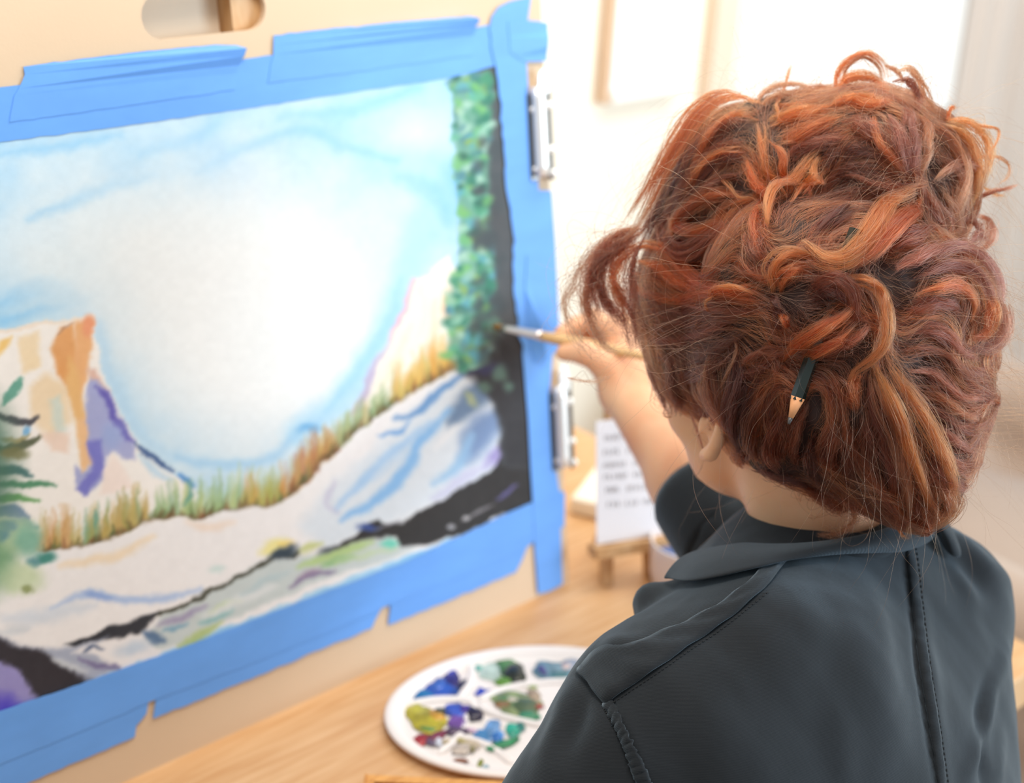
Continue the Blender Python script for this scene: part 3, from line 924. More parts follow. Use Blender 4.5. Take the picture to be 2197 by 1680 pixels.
for q in ((740, 470, 130, 80, (52, 92, 190), .0025, .3), (560, 520, 95, 62, (38, 118, 176), .0018, .2), (470, 520, 70, 40, (40, 70, 100), .0008, .4),
          (790, 330, 52, 60, (62, 72, 190), .003, 0), (800, 400, 70, 60, (58, 50, 130), .003, .2), (900, 440, 75, 34, (44, 40, 78), .0026, -.4),
          (700, 440, 60, 46, (66, 110, 205), .0034, 0), (1080, 500, 80, 24, (34, 66, 190), .0014, 0), (1040, 480, 36, 14, (30, 60, 180), .0012, .3),
          (1130, 215, 32, 34, (44, 84, 44), .0022, 0), (1250, 300, 95, 75, (90, 140, 80), .0016, .3), (1300, 350, 72, 78, (40, 46, 36), .004, .3),
          (1215, 415, 68, 34, (120, 176, 60), .0022, 0), (1010, 300, 38, 22, (120, 190, 176), .001, .2), (1110, 330, 90, 60, (205, 226, 214), .0008, 0),
          (1600, 330, 150, 70, (120, 160, 180), .0014, .2), (1520, 330, 60, 30, (80, 80, 140), .0016, .7), (1640, 360, 80, 34, (60, 120, 130), .0016, 0),
          (1740, 270, 70, 44, (150, 160, 180), .0014, 0), (1700, 300, 34, 26, (214, 190, 186), .002, 0), (1320, 590, 190, 80, (150, 165, 110), .0009, .2),
          (1280, 570, 120, 44, (104, 140, 84), .0016, .2), (1380, 610, 110, 60, (90, 110, 76), .002, .3), (1210, 590, 60, 26, (150, 110, 66), .0018, 0),
          (1410, 680, 70, 36, (60, 140, 100), .0022, 0), (1490, 610, 32, 15, (190, 70, 50), .0024, 0), (1280, 560, 46, 16, (226, 214, 198), .0026, .1),
          (1450, 520, 60, 34, (200, 176, 150), .0018, .6), (600, 710, 140, 92, (200, 186, 50), .0024, .2), (680, 690, 60, 44, (214, 160, 50), .0032, .3),
          (540, 640, 66, 40, (206, 196, 70), .003, 0), (620, 790, 60, 18, (100, 150, 70), .0026, .1), (710, 650, 44, 24, (46, 60, 50), .0034, .1),
          (840, 640, 84, 52, (66, 96, 206), .003, .1), (900, 640, 46, 40, (74, 50, 160), .0036, 0), (975, 665, 62, 52, (40, 30, 62), .0034, .2),
          (850, 740, 74, 56, (120, 80, 160), .0026, .3), (840, 800, 80, 28, (88, 66, 94), .0026, .1), (1090, 830, 104, 44, (90, 160, 224), .0018, .1),
          (1120, 790, 60, 70, (120, 170, 226), .0024, .2), (1150, 850, 48, 36, (50, 120, 200), .0024, 0), (1285, 790, 60, 44, (60, 190, 160), .0022, 0),
          (1340, 770, 40, 30, (30, 120, 110), .0024, 0), (1200, 905, 110, 30, (52, 150, 96), .0018, -.35), (560, 870, 56, 42, (176, 44, 52), .0022, 0),
          (450, 865, 36, 18, (206, 60, 70), .0016, .1), (420, 815, 24, 14, (226, 140, 150), .001, 0), (680, 840, 76, 30, (120, 40, 70), .0018, -.3),
          (550, 945, 24, 16, (224, 150, 150), .001, 0), (700, 890, 30, 26, (232, 236, 250), .0026, 0), (640, 890, 50, 18, (110, 90, 120), .0014, .2),
          (765, 890, 36, 22, (206, 184, 140), .0012, 0), (880, 880, 42, 22, (196, 180, 120), .0014, .4), (960, 900, 50, 40, (214, 196, 170), .001, .3),
          (965, 940, 18, 22, (160, 150, 90), .0014, 0), (870, 1035, 66, 16, (140, 84, 54), .0012, 0), (1025, 1055, 20, 34, (140, 146, 60), .0012, .4),
          (880, 940, 60, 40, (238, 220, 204), .0014, 0), (1070, 1080, 26, 14, (170, 205, 216), .0008, 0), (1440, 455, 30, 14, (190, 205, 130), .001, 0),
          (560, 430, 70, 16, (150, 200, 226), .0007, -.4), (960, 790, 50, 12, (226, 190, 214), .0006, .3), (1250, 160, 60, 10, (236, 205, 205), .0006, 0)):
    blob(q[0], q[1], q[2] * 1.15, q[3] * 1.15, q[4], q[5], q[6])

# ================================================================== WOODEN BOX AT THE TABLE FRONT
c0 = tab(786, 1664, TABLE_Z + 0.03)
ux = np.array([Rv[0], Rv[1], 0]); ux /= np.linalg.norm(ux)
uy = np.array([ux[1], -ux[0], 0])
bx = empty('pencil_box', tuple((c0 + ux * .1 + uy * .03) * np.array([1, 1, 0]) + np.array([0, 0, TABLE_Z])),
           'small honey coloured wooden box lying in front of the palette', 'box')
ax3 = np.array([ux, uy, [0, 0, 1.]])
def lbox(name, x, y, z, sx, sy, sz, bev=.0015):
    bm = bmesh.new()
    box(bm, np.array([c0[0], c0[1], TABLE_Z]) + ux * x + uy * y + np.array([0, 0, z]), (sx, sy, sz), ax3, bevel=bev)
    return bm_obj(name, bm, M['honey'], bx)
M['honey'] = material('honey_wood', L(232, 172, 96), 0.4, var=0.3, scale=16, stretch=(3, 14, 3), color2=L(200, 136, 66))
lbox('side_board', .095, .003, .015, .19, .006, .03)
lbox('side_board', .095, .067, .015, .19, .006, .03)
lbox('end_board', .003, .035, .0149, .006, .057, .0298)
lbox('end_board', .187, .035, .0149, .006, .057, .0298)
lbox('base_board', .095, .035, .0025, .177, .057, .005)
lbox('sliding_lid', .098, .035, .024, .175, .056, .004)

# ================================================================== PAINTBRUSH
bt = bpt(*bh(1049, 698), 0.004)
be = C(1398, 768, 1.515)
brush = empty('paintbrush', tuple(bt), 'wooden paintbrush with a silver ferrule held against the painted tree', 'paintbrush')
def bl(s): return bt + (be - bt) * s
M['ferrule'] = material('silver_ferrule', L(226, 214, 210), 0.3, metal=0.85)
M['bristle'] = material('bristles', L(150, 104, 48), 0.6, var=0.4, scale=300, color2=L(60, 60, 30))
M['brush_wood'] = material('brush_wood', L(224, 180, 124), 0.4, var=0.15, scale=40, stretch=(3, 3, 3))
Ss = np.linspace(0, .078, 8)
bm = bmesh.new(); add_geo(bm, tube_geo([bl(s) for s in Ss], np.array([.0006, .0019, .0027, .0032, .0034, .0034, .0032, .003]), 10))
bm_obj('bristles', bm, M['bristle'], brush, True)
Ss = np.linspace(.07, .33, 8)
bm = bmesh.new(); add_geo(bm, tube_geo([bl(s) for s in Ss], np.array([.0036, .0039, .0041, .0043, .0045, .0047, .005, .005]), 14))
bm_obj('ferrule', bm, M['ferrule'], brush, True)
Ss = np.linspace(.32, 1.0, 14)
bm = bmesh.new(); add_geo(bm, tube_geo([bl(s) for s in Ss], np.r_[.0046, .0054, .0060, .0062, .0062, .006, .0058, .0056, .0053, .005, .0046, .0042, .0038, .0024], 14))
bm_obj('handle', bm, M['brush_wood'], brush, True)

# ================================================================== SMALL CARD ON A MINIATURE EASEL
e1 = tab(1300, 1252); e2 = tab(1394, 1237)
ed = e2 - e1; ed[2] = 0; ew = np.linalg.norm(ed); ed /= ew
en = np.array([ed[1], -ed[0], 0])        # towards the viewer
if en @ (CAMP - e1) < 0: en = -en
lean = 0.20
eu = np.array([-en[0] * math.sin(lean), -en[1] * math.sin(lean), math.cos(lean)])
ef = np.cross(ed, eu); ef = ef if ef @ (CAMP - e1) > 0 else -ef
EO = e1
def ept(x, u, o=0.0): return EO + ed * x + eu * u + ef * o
eas = empty('miniature_easel', tuple(EO + ed * ew / 2), 'tiny pine tabletop easel carrying the white card', 'easel')
def unproj(px, py, o):   # hit easel plane offset o
    d = C(px, py, 1) - CAMP
    t = ((EO + ef * o - CAMP) @ ef) / (d @ ef)
    q = CAMP + d * t - EO
    return q @ ed, q @ eu
cl = unproj(1280, 1168, .008); crr = unproj(1428, 1150, .008); ct = unproj(1272, 905, .008)
for x in (0.0, ew):
    bar('front_leg', ept(x, 0.0), ept(x * .75 + ew * .125, ct[1] + .02), 0.011, 0.008, M['pine'], eas, up=tuple(ef), bev=.001)
bar('ledge', ept(cl[0] - .006, cl[1] - .007, .010), ept(crr[0] + .008, cl[1] - .007, .010), .010, .020, M['pine'], eas, up=tuple(ef), bev=.001)
bar('back_leg', ept(ew / 2, .12, -.012), EO + ed * ew / 2 - en * .075 + np.array([0, 0, .004]), .011, .008, M['pine'], eas, bev=.001)
bar('crossbar', ept(ew * .14, .11, -.009), ept(ew * .86, .11, -.009), .010, .006, M['pine'], eas, up=tuple(ef), bev=.001)
card = empty('note_card', tuple(ept((cl[0] + crr[0]) / 2, cl[1], .009)), 'white card with faint handwritten lines on the miniature easel', 'card')
bm = bmesh.new()
slab(bm, [ept(cl[0], cl[1], .0085), ept(crr[0] + .001, cl[1], .0085), ept(crr[0] + .001, ct[1], .0085), ept(cl[0], ct[1], .0085)], ef, .0012)
bm_obj('card_sheet', bm, M['paper'], card)
rt = np.random.default_rng(11)
for k, (y0, words, strength) in enumerate(((940, ((1296, 1336),), .6), (971, ((1292, 1330), (1342, 1362)), 1), (999, ((1294, 1344), (1356, 1390)), .5), (1024, ((1294, 1348), (1358, 1402)), .6),
                                  (1052, ((1298, 1330), (1342, 1396)), 1), (1084, ((1302, 1330), (1340, 1370), (1376, 1402)), .9))):
    bm = bmesh.new()
    for w0, w1 in words:
        nl_ = max(2, int((w1 - w0) / 8))
        for j in range(nl_):
            xx = w0 + (w1 - w0) * (j + .5) / nl_
            yy = y0 - (xx - 1300) * .085
            for s in range(2):
                a_ = unproj(xx + rt.uniform(-3, 3), yy - 6, .0086); b_ = unproj(xx + rt.uniform(-3, 3), yy + 5, .0086)
                add_geo(bm, tube_geo([ept(a_[0], a_[1], .0088), ept(b_[0], b_[1], .0088)], .00028 + .0002 * strength, 4))
    bm_obj('handwriting_line', bm, M['ink'], card)

# ================================================================== WHITE BOX, WATER CUP
b1 = tab(1220, 1103); b2_ = tab(1290, 1119)
dd = b2_ - b1; dd[2] = 0; dd /= np.linalg.norm(dd); dn = np.array([-dd[1], dd[0], 0])
if dn @ Fv < 0: dn = -dn
M['canvas'] = material('cream_canvas', L(246, 238, 222), 0.8, var=.03, scale=30, bump=.1, bump_scale=600)
bm = bmesh.new()
box(bm, b1 + dd * .075 + dn * .085 + np.array([0, 0, .0115]), (.15, .17, .022), np.array([dd, dn, [0, 0, 1.]]), bevel=.005, seg=3)
o = bm_obj('paper_pad', bm, M['canvas'], None, False)
tag(o, 'thick cream paper pad lying on the table behind the miniature easel', 'paper pad')

cc = tab(1474, 1254)
cup = empty('water_cup', tuple(cc), 'white round cup of blue paint water on the table beside the collar', 'cup')
M['glaze'] = material('white_glaze', L(238, 226, 220), .3, var=.03, scale=20)
M['water'] = material('blue_water', L(86, 112, 168), .15, var=.3, scale=40)
prof = [(0, 0), (.034, 0), (.040, .004), (.043, .02), (.045, .05), (.0455, .055), (.044, .056), (.042, .05), (.0395, .02), (.037, .008), (0, .006)]
V, Fc = [], []; nk = 40
for r_, z_ in prof:
    for k in range(nk):
        t = 2 * math.pi * k / nk; V.append(cc + np.array([r_ * math.cos(t), r_ * math.sin(t), z_]))
for i in range(len(prof) - 1):
    for k in range(nk): Fc.append((i * nk + k, i * nk + (k + 1) % nk, (i + 1) * nk + (k + 1) % nk, (i + 1) * nk + k))
bm = bmesh.new(); add_geo(bm, (V, Fc)); bmesh.ops.remove_doubles(bm, verts=bm.verts, dist=1e-5)
bm_obj('cup_body', bm, M['glaze'], cup, True)
bm = bmesh.new(); bmesh.ops.create_circle(bm, cap_ends=True, segments=40, radius=.0412)
for w in bm.verts: w.co += Vector(cc + np.array([0, 0, .043]))
bm_obj('paint_water', bm, M['water'], cup)
# ================================================================== SIGNED DISTANCE MODELLING
class SDF:
    def __init__(self, lo, hi, h):
        self.lo = np.asarray(lo, float); self.h = h
        self.n = np.ceil((np.asarray(hi) - self.lo) / h).astype(int) + 1
        self.S = np.full(self.n, 0.2, np.float32)
        self.ax = [self.lo[i] + h * np.arange(self.n[i]) for i in range(3)]

    def _sub(self, lo, hi, m):
        a = np.maximum(0, np.floor((np.asarray(lo) - m - self.lo) / self.h).astype(int))
        b = np.minimum(self.n, np.ceil((np.asarray(hi) + m - self.lo) / self.h).astype(int) + 1)
        if np.any(b <= a): return None, None
        sl = tuple(slice(a[i], b[i]) for i in range(3))
        g = np.meshgrid(*[self.ax[i][sl[i]].astype(np.float32) for i in range(3)], indexing='ij')
        return sl, g

    def _comb(self, sl, d, k, sub):
        A = self.S[sl]
        if sub:
            d = -d
            if k > 0:
                h = np.clip(.5 + .5 * (d - A) / k, 0, 1); self.S[sl] = A * (1 - h) + d * h + k * h * (1 - h)
            else: self.S[sl] = np.maximum(A, d)
        else:
            if k > 0:
                h = np.clip(.5 + .5 * (A - d) / k, 0, 1); self.S[sl] = A * (1 - h) + d * h - k * h * (1 - h)
            else: self.S[sl] = np.minimum(A, d)

    def cap(self, a, b, r1, r2=None, k=.01, sub=False):
        r2 = r1 if r2 is None else r2
        a = np.asarray(a, float); b = np.asarray(b, float); rm = max(r1, r2)
        sl, g = self._sub(np.minimum(a, b) - rm, np.maximum(a, b) + rm, .03 + k)
        if sl is None: return
        e = b - a; L2 = e @ e + 1e-12
        t = np.clip(((g[0] - a[0]) * e[0] + (g[1] - a[1]) * e[1] + (g[2] - a[2]) * e[2]) / L2, 0, 1)
        d = np.sqrt((g[0] - a[0] - t * e[0])**2 + (g[1] - a[1] - t * e[1])**2 + (g[2] - a[2] - t * e[2])**2) - (r1 + (r2 - r1) * t)
        self._comb(sl, d.astype(np.float32), k, sub)

    def chain(self, P, R, k=.008):
        for i in range(len(P) - 1): self.cap(P[i], P[i + 1], R[i], R[i + 1], k)

    def ell(self, c, r, axes=None, k=.02, sub=False):
        c = np.asarray(c, float); r = np.asarray(r, float); A = np.eye(3) if axes is None else np.asarray(axes, float)
        ext = np.sqrt(((A * r[:, None])**2).sum(0))
        sl, g = self._sub(c - ext, c + ext, .03 + k)
        if sl is None: return
        q = [g[i] - c[i] for i in range(3)]
        u = [sum(q[j] * A[i][j] for j in range(3)) / r[i] for i in range(3)]
        k0 = np.sqrt(u[0]**2 + u[1]**2 + u[2]**2)
        k1 = np.sqrt((u[0] / r[0])**2 + (u[1] / r[1])**2 + (u[2] / r[2])**2) + 1e-9
        self._comb(sl, (k0 * (k0 - 1) / k1).astype(np.float32), k, sub)

    def mesh(self, smooth=2):
        S = self.S; nx, ny, nz = S.shape
        neg = S < 0
        c = np.zeros((nx - 1, ny - 1, nz - 1), np.uint8)
        for dx in (0, 1):
            for dy in (0, 1):
                for dz in (0, 1): c += neg[dx:nx - 1 + dx, dy:ny - 1 + dy, dz:nz - 1 + dz]
        cells = np.argwhere((c > 0) & (c < 8))
        idx = np.full(c.shape, -1, np.int32); idx[tuple(cells.T)] = np.arange(len(cells))
        acc = np.zeros((len(cells), 3)); cnt = np.zeros(len(cells))
        cor = [(0, 0, 0), (1, 0, 0), (0, 1, 0), (1, 1, 0), (0, 0, 1), (1, 0, 1), (0, 1, 1), (1, 1, 1)]
        v = [S[cells[:, 0] + q[0], cells[:, 1] + q[1], cells[:, 2] + q[2]] for q in cor]
        for a, b in ((0, 1), (2, 3), (4, 5), (6, 7), (0, 2), (1, 3), (4, 6), (5, 7), (0, 4), (1, 5), (2, 6), (3, 7)):
            m = (v[a] < 0) != (v[b] < 0)
            t = v[a] / (v[a] - v[b] + 1e-20)
            p = np.array(cor[a]) + t[:, None] * (np.array(cor[b]) - np.array(cor[a]))
            acc[m] += p[m]; cnt[m] += 1
        V = self.lo + (cells + acc / cnt[:, None]) * self.h
        F = []
        for ax in range(3):
            o = [i for i in range(3) if i != ax]
            s0 = [slice(None)] * 3; s1 = [slice(None)] * 3
            s0[ax] = slice(0, S.shape[ax] - 1); s1[ax] = slice(1, S.shape[ax])
            ch = neg[tuple(s0)] != neg[tuple(s1)]
            e = np.argwhere(ch)
            ok = (e[:, o[0]] > 0) & (e[:, o[1]] > 0) & (e[:, o[0]] < S.shape[o[0]] - 1) & (e[:, o[1]] < S.shape[o[1]] - 1)
            e = e[ok]
            q = []
            for d0, d1 in ((-1, -1), (0, -1), (0, 0), (-1, 0)):
                f = e.copy(); f[:, o[0]] += d0; f[:, o[1]] += d1
                q.append(idx[f[:, 0], f[:, 1], f[:, 2]])
            q = np.stack(q, 1)
            fl = neg[e[:, 0], e[:, 1], e[:, 2]]
            if ax == 1: fl = ~fl
            q[~fl] = q[~fl][:, ::-1]
            F.append(q)
        F = np.concatenate(F)
        F = F[(F >= 0).all(1)]
        for _ in range(smooth): V = lap(V, F, .5)
        return V, F


def lap(V, F, w):
    acc = np.zeros_like(V); n = np.zeros(len(V))
    for i in range(4):
        a, b = F[:, i], F[:, (i + 1) % 4]
        for d in range(3):
            acc[:, d] += np.bincount(a, V[b][:, d], len(V)) + np.bincount(b, V[a][:, d], len(V))
        n += np.bincount(a, minlength=len(V)) + np.bincount(b, minlength=len(V))
    return V * (1 - w) + w * acc / np.maximum(n, 1)[:, None]


def vnormals(V, F):
    fn = np.cross(V[F[:, 2]] - V[F[:, 0]], V[F[:, 3]] - V[F[:, 1]])
    N = np.zeros_like(V)
    for i in range(4):
        for d in range(3): N[:, d] += np.bincount(F[:, i], fn[:, d], len(V))
    return N / (np.linalg.norm(N, axis=1)[:, None] + 1e-12)


# ================================================================== PERSON: frames
def unit(v): v = np.asarray(v, float); return v / np.linalg.norm(v)
HF = unit([math.cos(math.radians(77)), math.sin(math.radians(77)), -0.04])      # facing the board
HR = unit(np.cross(HF, [0.06, 0, 1.0])); HU = np.cross(HR, HF)
EAR = C(1532, 925, 1.165)
HO = EAR + HR * 0.071
def hp(x, y, z): return HO + HR * x + HF * y + HU * z
HAX = np.array([HR, HF, HU])
NB = C(1728, 1135, 1.225)        # base of the neck
LS = C(1392, 1530, 1.10); RS = C(2004, 1292, 1.29)
LE = C(1000, 2080, 1.06); LH = np.array([0.735, 0.50, 0.665])
RE = C(1566, 1158, 1.40); RW = C(1340, 842, 1.545)
PEL = np.array([0.885, 0.38, 0.52])


def build_body():
    s = SDF((0.48, 0.20, 0.45), (1.25, 1.12, 1.40), .0027)
    # head
    s.ell(hp(0, -.008, .055), (.074, .094, .084), HAX, 0)
    s.ell(hp(0, .044, .004), (.055, .050, .070), HAX, .022)
    s.ell(hp(0, .040, -.048), (.044, .044, .028), HAX, .02)
    s.ell(hp(0, .076, -.070), (.018, .014, .012), HAX, .02)
    s.cap(hp(0, .088, .020), hp(0, .108, -.018), .007, .010, .012)
    for sx in (-1, 1):
        s.ell(hp(sx * .010, .100, -.022), (.008, .009, .007), HAX, .008)
        s.ell(hp(sx * .031, .092, .014), (.015, .012, .009), HAX, .008, sub=True)
        s.ell(hp(sx * .031, .083, .014), (.013, .012, .012), HAX, .003)
        s.ell(hp(sx * .030, .086, .034), (.022, .012, .007), HAX, .012)
        s.ell(hp(sx * .038, .064, -.014), (.022, .020, .018), HAX, .02)
        # ear
        P = [hp(sx * (.0700 + o), y, z + .006) for o, y, z in ((.003, .012, .016), (.006, .006, .030), (.008, -.006, .033), (.010, -.016, .022), (.011, -.0185, .006), (.010, -.015, -.008), (.008, -.008, -.020), (.006, .000, -.024))]
        s.chain(P, [.0032, .0036, .0038, .0040, .0042, .0044, .0056, .0054], .003)
        s.ell(hp(sx * .0745, -.007, .008), (.0040, .011, .020), HAX, .005)
        s.ell(hp(sx * .0810, -.004, .006), (.0075, .0072, .0125), HAX, .002, sub=True)
        s.cap(hp(sx * .0755, .008, .006), hp(sx * .0765, .007, -.002), .0036, .0036, .003)
        s.chain([hp(sx * .0775, -.012, .016), hp(sx * .0790, -.013, .004), hp(sx * .0780, -.008, -.008)], [.0024, .0026, .0024], .002)
    s.cap(hp(-.018, .092, -.040), hp(.018, .092, -.040), .006, .006, .008)
    s.cap(hp(-.016, .090, -.050), hp(.016, .090, -.050), .0065, .0065, .008)
    s.cap(hp(-.022, .100, -.045), hp(.022, .100, -.045), .0022, .0022, .002, sub=True)
    # neck
    s.cap(hp(.002, -.020, -.03), NB + np.array([.020, -.016, -.03]), .0490, .0530, .012)
    # torso under the clothing
    ch = (LS + RS) / 2 + np.array([0, .02, -.12])
    s.ell(ch, (.135, .080, .13), None, .02)
    s.cap(LS + np.array([.03, 0, -.01]), NB - np.array([0.0, .015, .06]), .040, .036, .02)
    s.cap(RS - np.array([.03, 0, .01]), NB - np.array([-.02, .015, .06]), .040, .036, .02)
    s.cap(ch, PEL + np.array([0, 0, .08]), .095, .105, .05)
    s.ell(PEL + np.array([0, .02, .03]), (.15, .10, .09), None, .05)
    # left arm, hand resting on the table edge
    s.cap(LS, LE, .042, .036, .03); s.cap(LE, LH, .036, .024, .02)
    hd = unit(LH - LE); hs = unit(np.cross(hd, [0, 0, 1]))
    pal_ = LH + hd * .05
    s.cap(LH, pal_, .022, .018, .01); s.cap(LH + hs * .018, pal_ + hs * .026, .014, .012, .01); s.cap(LH - hs * .018, pal_ - hs * .026, .014, .012, .01)
    for o, ln in ((-.030, .050), (-.010, .062), (.011, .066), (.031, .058)):
        a = pal_ + hs * o; b = a + hd * ln * .5 + np.array([0, 0, .006]); c = a + hd * ln + np.array([0, 0, -.008])
        s.chain([a, b, c], [.0092, .0085, .0075], .006)
    a = LH + hd * .012 + hs * .024
    s.chain([a, a + hd * .03 + hs * .022, a + hd * .058 + hs * .028], [.012, .010, .0085], .008)
    # right arm
    s.cap(RS, RE, .044, .037, .03)
    mid = RE * .62 + RW * .38
    s.cap(RE, mid, .034, .033, .02); s.cap(mid, RW, .033, .0225, .02)
    # right hand holding the brush
    MI = C(1328, 712, 1.552); MM = C(1338, 702, 1.574); MR = C(1348, 708, 1.594); MP = C(1358, 724, 1.610)
    for q, r in ((MI, .0135), (MM, .0135), (MR, .013), (MP, .012)): s.cap(RW, q, .018, r, .012)
    s.chain([MI, C(1276, 684, 1.566), C(1236, 698, 1.566), C(1205, 714, 1.560)], [.0105, .0096, .0086, .0078], .006)
    s.chain([MM, C(1280, 690, 1.592), C(1240, 716, 1.588), C(1216, 742, 1.578)], [.0105, .0096, .0086, .0078], .006)
    s.chain([MR, C(1292, 704, 1.612), C(1256, 732, 1.606), C(1242, 758, 1.594)], [.0100, .0092, .0082, .0075], .006)
    s.chain([MP, C(1306, 726, 1.624), C(1276, 750, 1.616), C(1266, 770, 1.604)], [.0090, .0082, .0074, .0068], .006)
    s.cap(RW, C(1300, 782, 1.536), .019, .0145, .012)
    s.chain([C(1300, 782, 1.536), C(1254, 757, 1.530), C(1210, 757, 1.540)], [.0138, .0105, .0084], .008)
    return s.mesh(2)


def build_jacket():
    s = SDF((0.46, 0.16, 0.44), (1.25, 1.00, 1.20), .0045)
    ch = (LS + RS) / 2
    s.ell(ch + np.array([.0, .00, -.085]), (.182, .108, .150), None, 0)
    s.ell(ch + np.array([.0, -.045, -.115]), (.160, .090, .150), None, .04)
    s.cap(LS + np.array([.012, 0, -.012]), NB - np.array([0.035, .012, .032]), .056, .052, .035)
    s.cap(RS - np.array([.012, 0, .012]), NB - np.array([-.035, .012, .032]), .054, .052, .035)
    s.cap(NB - np.array([0, .02, .07]), ch + np.array([0, -.02, -.10]), .090, .12, .05)
    s.cap(NB - np.array([0, .012, .058]), NB - np.array([0, -.015, .095]), .074, .082, .03)
    s.cap(ch + np.array([0, -.03, -.13]), PEL + np.array([0, -.01, .06]), .118, .140, .06)
    s.ell(PEL + np.array([0, .0, .06]), (.205, .15, .15), None, .05)
    s.ell((.785, .548, .945), (.115, .068, .105), None, .05)
    s.ell((.815, .525, .93), (.11, .070, .13), None, .05)
    s.cap((.985, .520, .92), (.962, .445, .70), .072, .074, .04)
    # sleeves
    s.cap(LS + np.array([.005, 0, -.005]), LE, .060, .052, .03)
    s.cap(LE, LE + (LH - LE) * .8, .050, .042, .03)
    s.cap(RS, RE * .96 + RS * .04, .060, .047, .03)
    s.cap(C(1402, 1292, 1.185), C(1470, 1330, 1.20), .016, .03, .02)
    return s.mesh(2)


def in_hair():
    """solid hair mass: crown, side sweep, pinned-up roll and nape"""
    s = SDF((0.70, 0.42, 0.95), (1.18, 0.92, 1.48), .0040)
    ca = np.array([Rv, Uv, -Fv])
    def E(px, py, d, rx, ry, rz, k=.02):
        m = d / FPX
        s.ell(C(px, py, d), (rx * m, ry * m, rz), ca, k)
    s.ell(hp(0, -.012, .062), (.082, .100, .090), HAX, 0)
    E(1590, 490, 1.23, 150, 215, .085)
    E(1680, 420, 1.22, 230, 205, .085)
    E(1850, 400, 1.20, 200, 195, .080)
    E(1945, 410, 1.20, 120, 150, .060)
    E(1505, 640, 1.22, 128, 150, .060)
    E(1500, 770, 1.21, 88, 100, .040)
    E(1700, 640, 1.13, 190, 200, .070)
    E(1830, 640, 1.13, 190, 190, .070)
    E(1960, 680, 1.16, 160, 170, .065)
    E(1640, 800, 1.15, 120, 130, .055)
    E(1800, 830, 1.13, 190, 170, .065)
    E(1970, 850, 1.15, 140, 170, .060)
    E(1930, 980, 1.13, 135, 120, .050)
    E(1780, 960, 1.16, 140, 75, .045)
    E(1690, 940, 1.17, 90, 70, .040)
    E(1985, 1050, 1.12, 60, 70, .030)
    # keep ear, cheek and neck clear
    s.ell(hp(-.096, .004, -.006), (.030, .034, .038), HAX, .006, sub=True)
    return s.mesh(2) + (s,)
# ================================================================== PERSON: meshes
def np_mesh(name, V, F, mat, parent=None, smooth=True):
    me = bpy.data.meshes.new(name)
    me.vertices.add(len(V)); me.vertices.foreach_set('co', np.asarray(V, np.float32).ravel())
    me.loops.add(F.size); me.loops.foreach_set('vertex_index', F.astype(np.int32).ravel())
    me.polygons.add(len(F)); me.polygons.foreach_set('loop_start', np.arange(0, F.size, F.shape[1], dtype=np.int32))
    me.update(calc_edges=True); me.validate()
    return link(name, me, mat, parent, smooth)


class Hit:
    def __init__(self, V, F):
        self.t = BVHTree.FromPolygons([tuple(v) for v in V.tolist()], [tuple(f) for f in F.tolist()])
    def ray(self, px, py):
        d = Vector(C(px, py, 1) - CAMP); ln = d.length
        r = self.t.ray_cast(Vector(CAMP), d / ln)
        if r[0] is None: return None
        return np.array(r[0]), np.array(r[1]), r[3] / ln
    def near(self, p):
        r = self.t.find_nearest(Vector(p))
        return np.array(r[0]), np.array(r[1]), r[3]


M['skin'] = material('skin', L(240, 190, 150), 0.5, var=0.14, scale=18, color2=L(230, 164, 122), sss=0.25)
bV, bF = build_body()
person = np_mesh('person', bV, bF, M['skin'])
tag(person, 'person in a charcoal jacket with pinned-up auburn hair, painting at the board', 'person')
body_hit = Hit(bV, bF)

# ---- jacket
m = material('charcoal_twill', L(36, 38, 41), 0.85, var=0.28, scale=16, color2=L(30, 31, 33), sheen=0.5, bump=0.0)
nt = m.node_tree
tc = nt.nodes.new('ShaderNodeTexCoord')
wv = nt.nodes.new('ShaderNodeTexWave'); wv.inputs['Scale'].default_value = 420; wv.inputs['Distortion'].default_value = 1.2
wv.bands_direction = 'DIAGONAL'
nz = nt.nodes.new('ShaderNodeTexNoise'); nz.inputs['Scale'].default_value = 55; nz.inputs['Detail'].default_value = 6
mx = nt.nodes.new('ShaderNodeMath'); mx.operation = 'MULTIPLY_ADD'; mx.inputs[1].default_value = 0.25
bp = nt.nodes.new('ShaderNodeBump'); bp.inputs['Strength'].default_value = 0.35; bp.inputs['Distance'].default_value = 0.0015
nt.links.new(tc.outputs['Object'], wv.inputs['Vector']); nt.links.new(tc.outputs['Object'], nz.inputs['Vector'])
nt.links.new(wv.outputs['Fac'], mx.inputs[0]); nt.links.new(nz.outputs['Fac'], mx.inputs[2])
nt.links.new(mx.outputs[0], bp.inputs['Height']); nt.links.new(bp.outputs['Normal'], nt.nodes['Principled BSDF'].inputs['Normal'])
nt.nodes['Principled BSDF'].inputs['Sheen Roughness'].default_value = 0.5
nt.nodes['Principled BSDF'].inputs['Sheen Tint'].default_value = L(170, 190, 205)
nt.nodes['Principled BSDF'].inputs['Specular IOR Level'].default_value = 0.2
M['jacket'] = m
jV, jF = build_jacket()
jhit = Hit(jV, jF)
jN = vnormals(jV, jF)
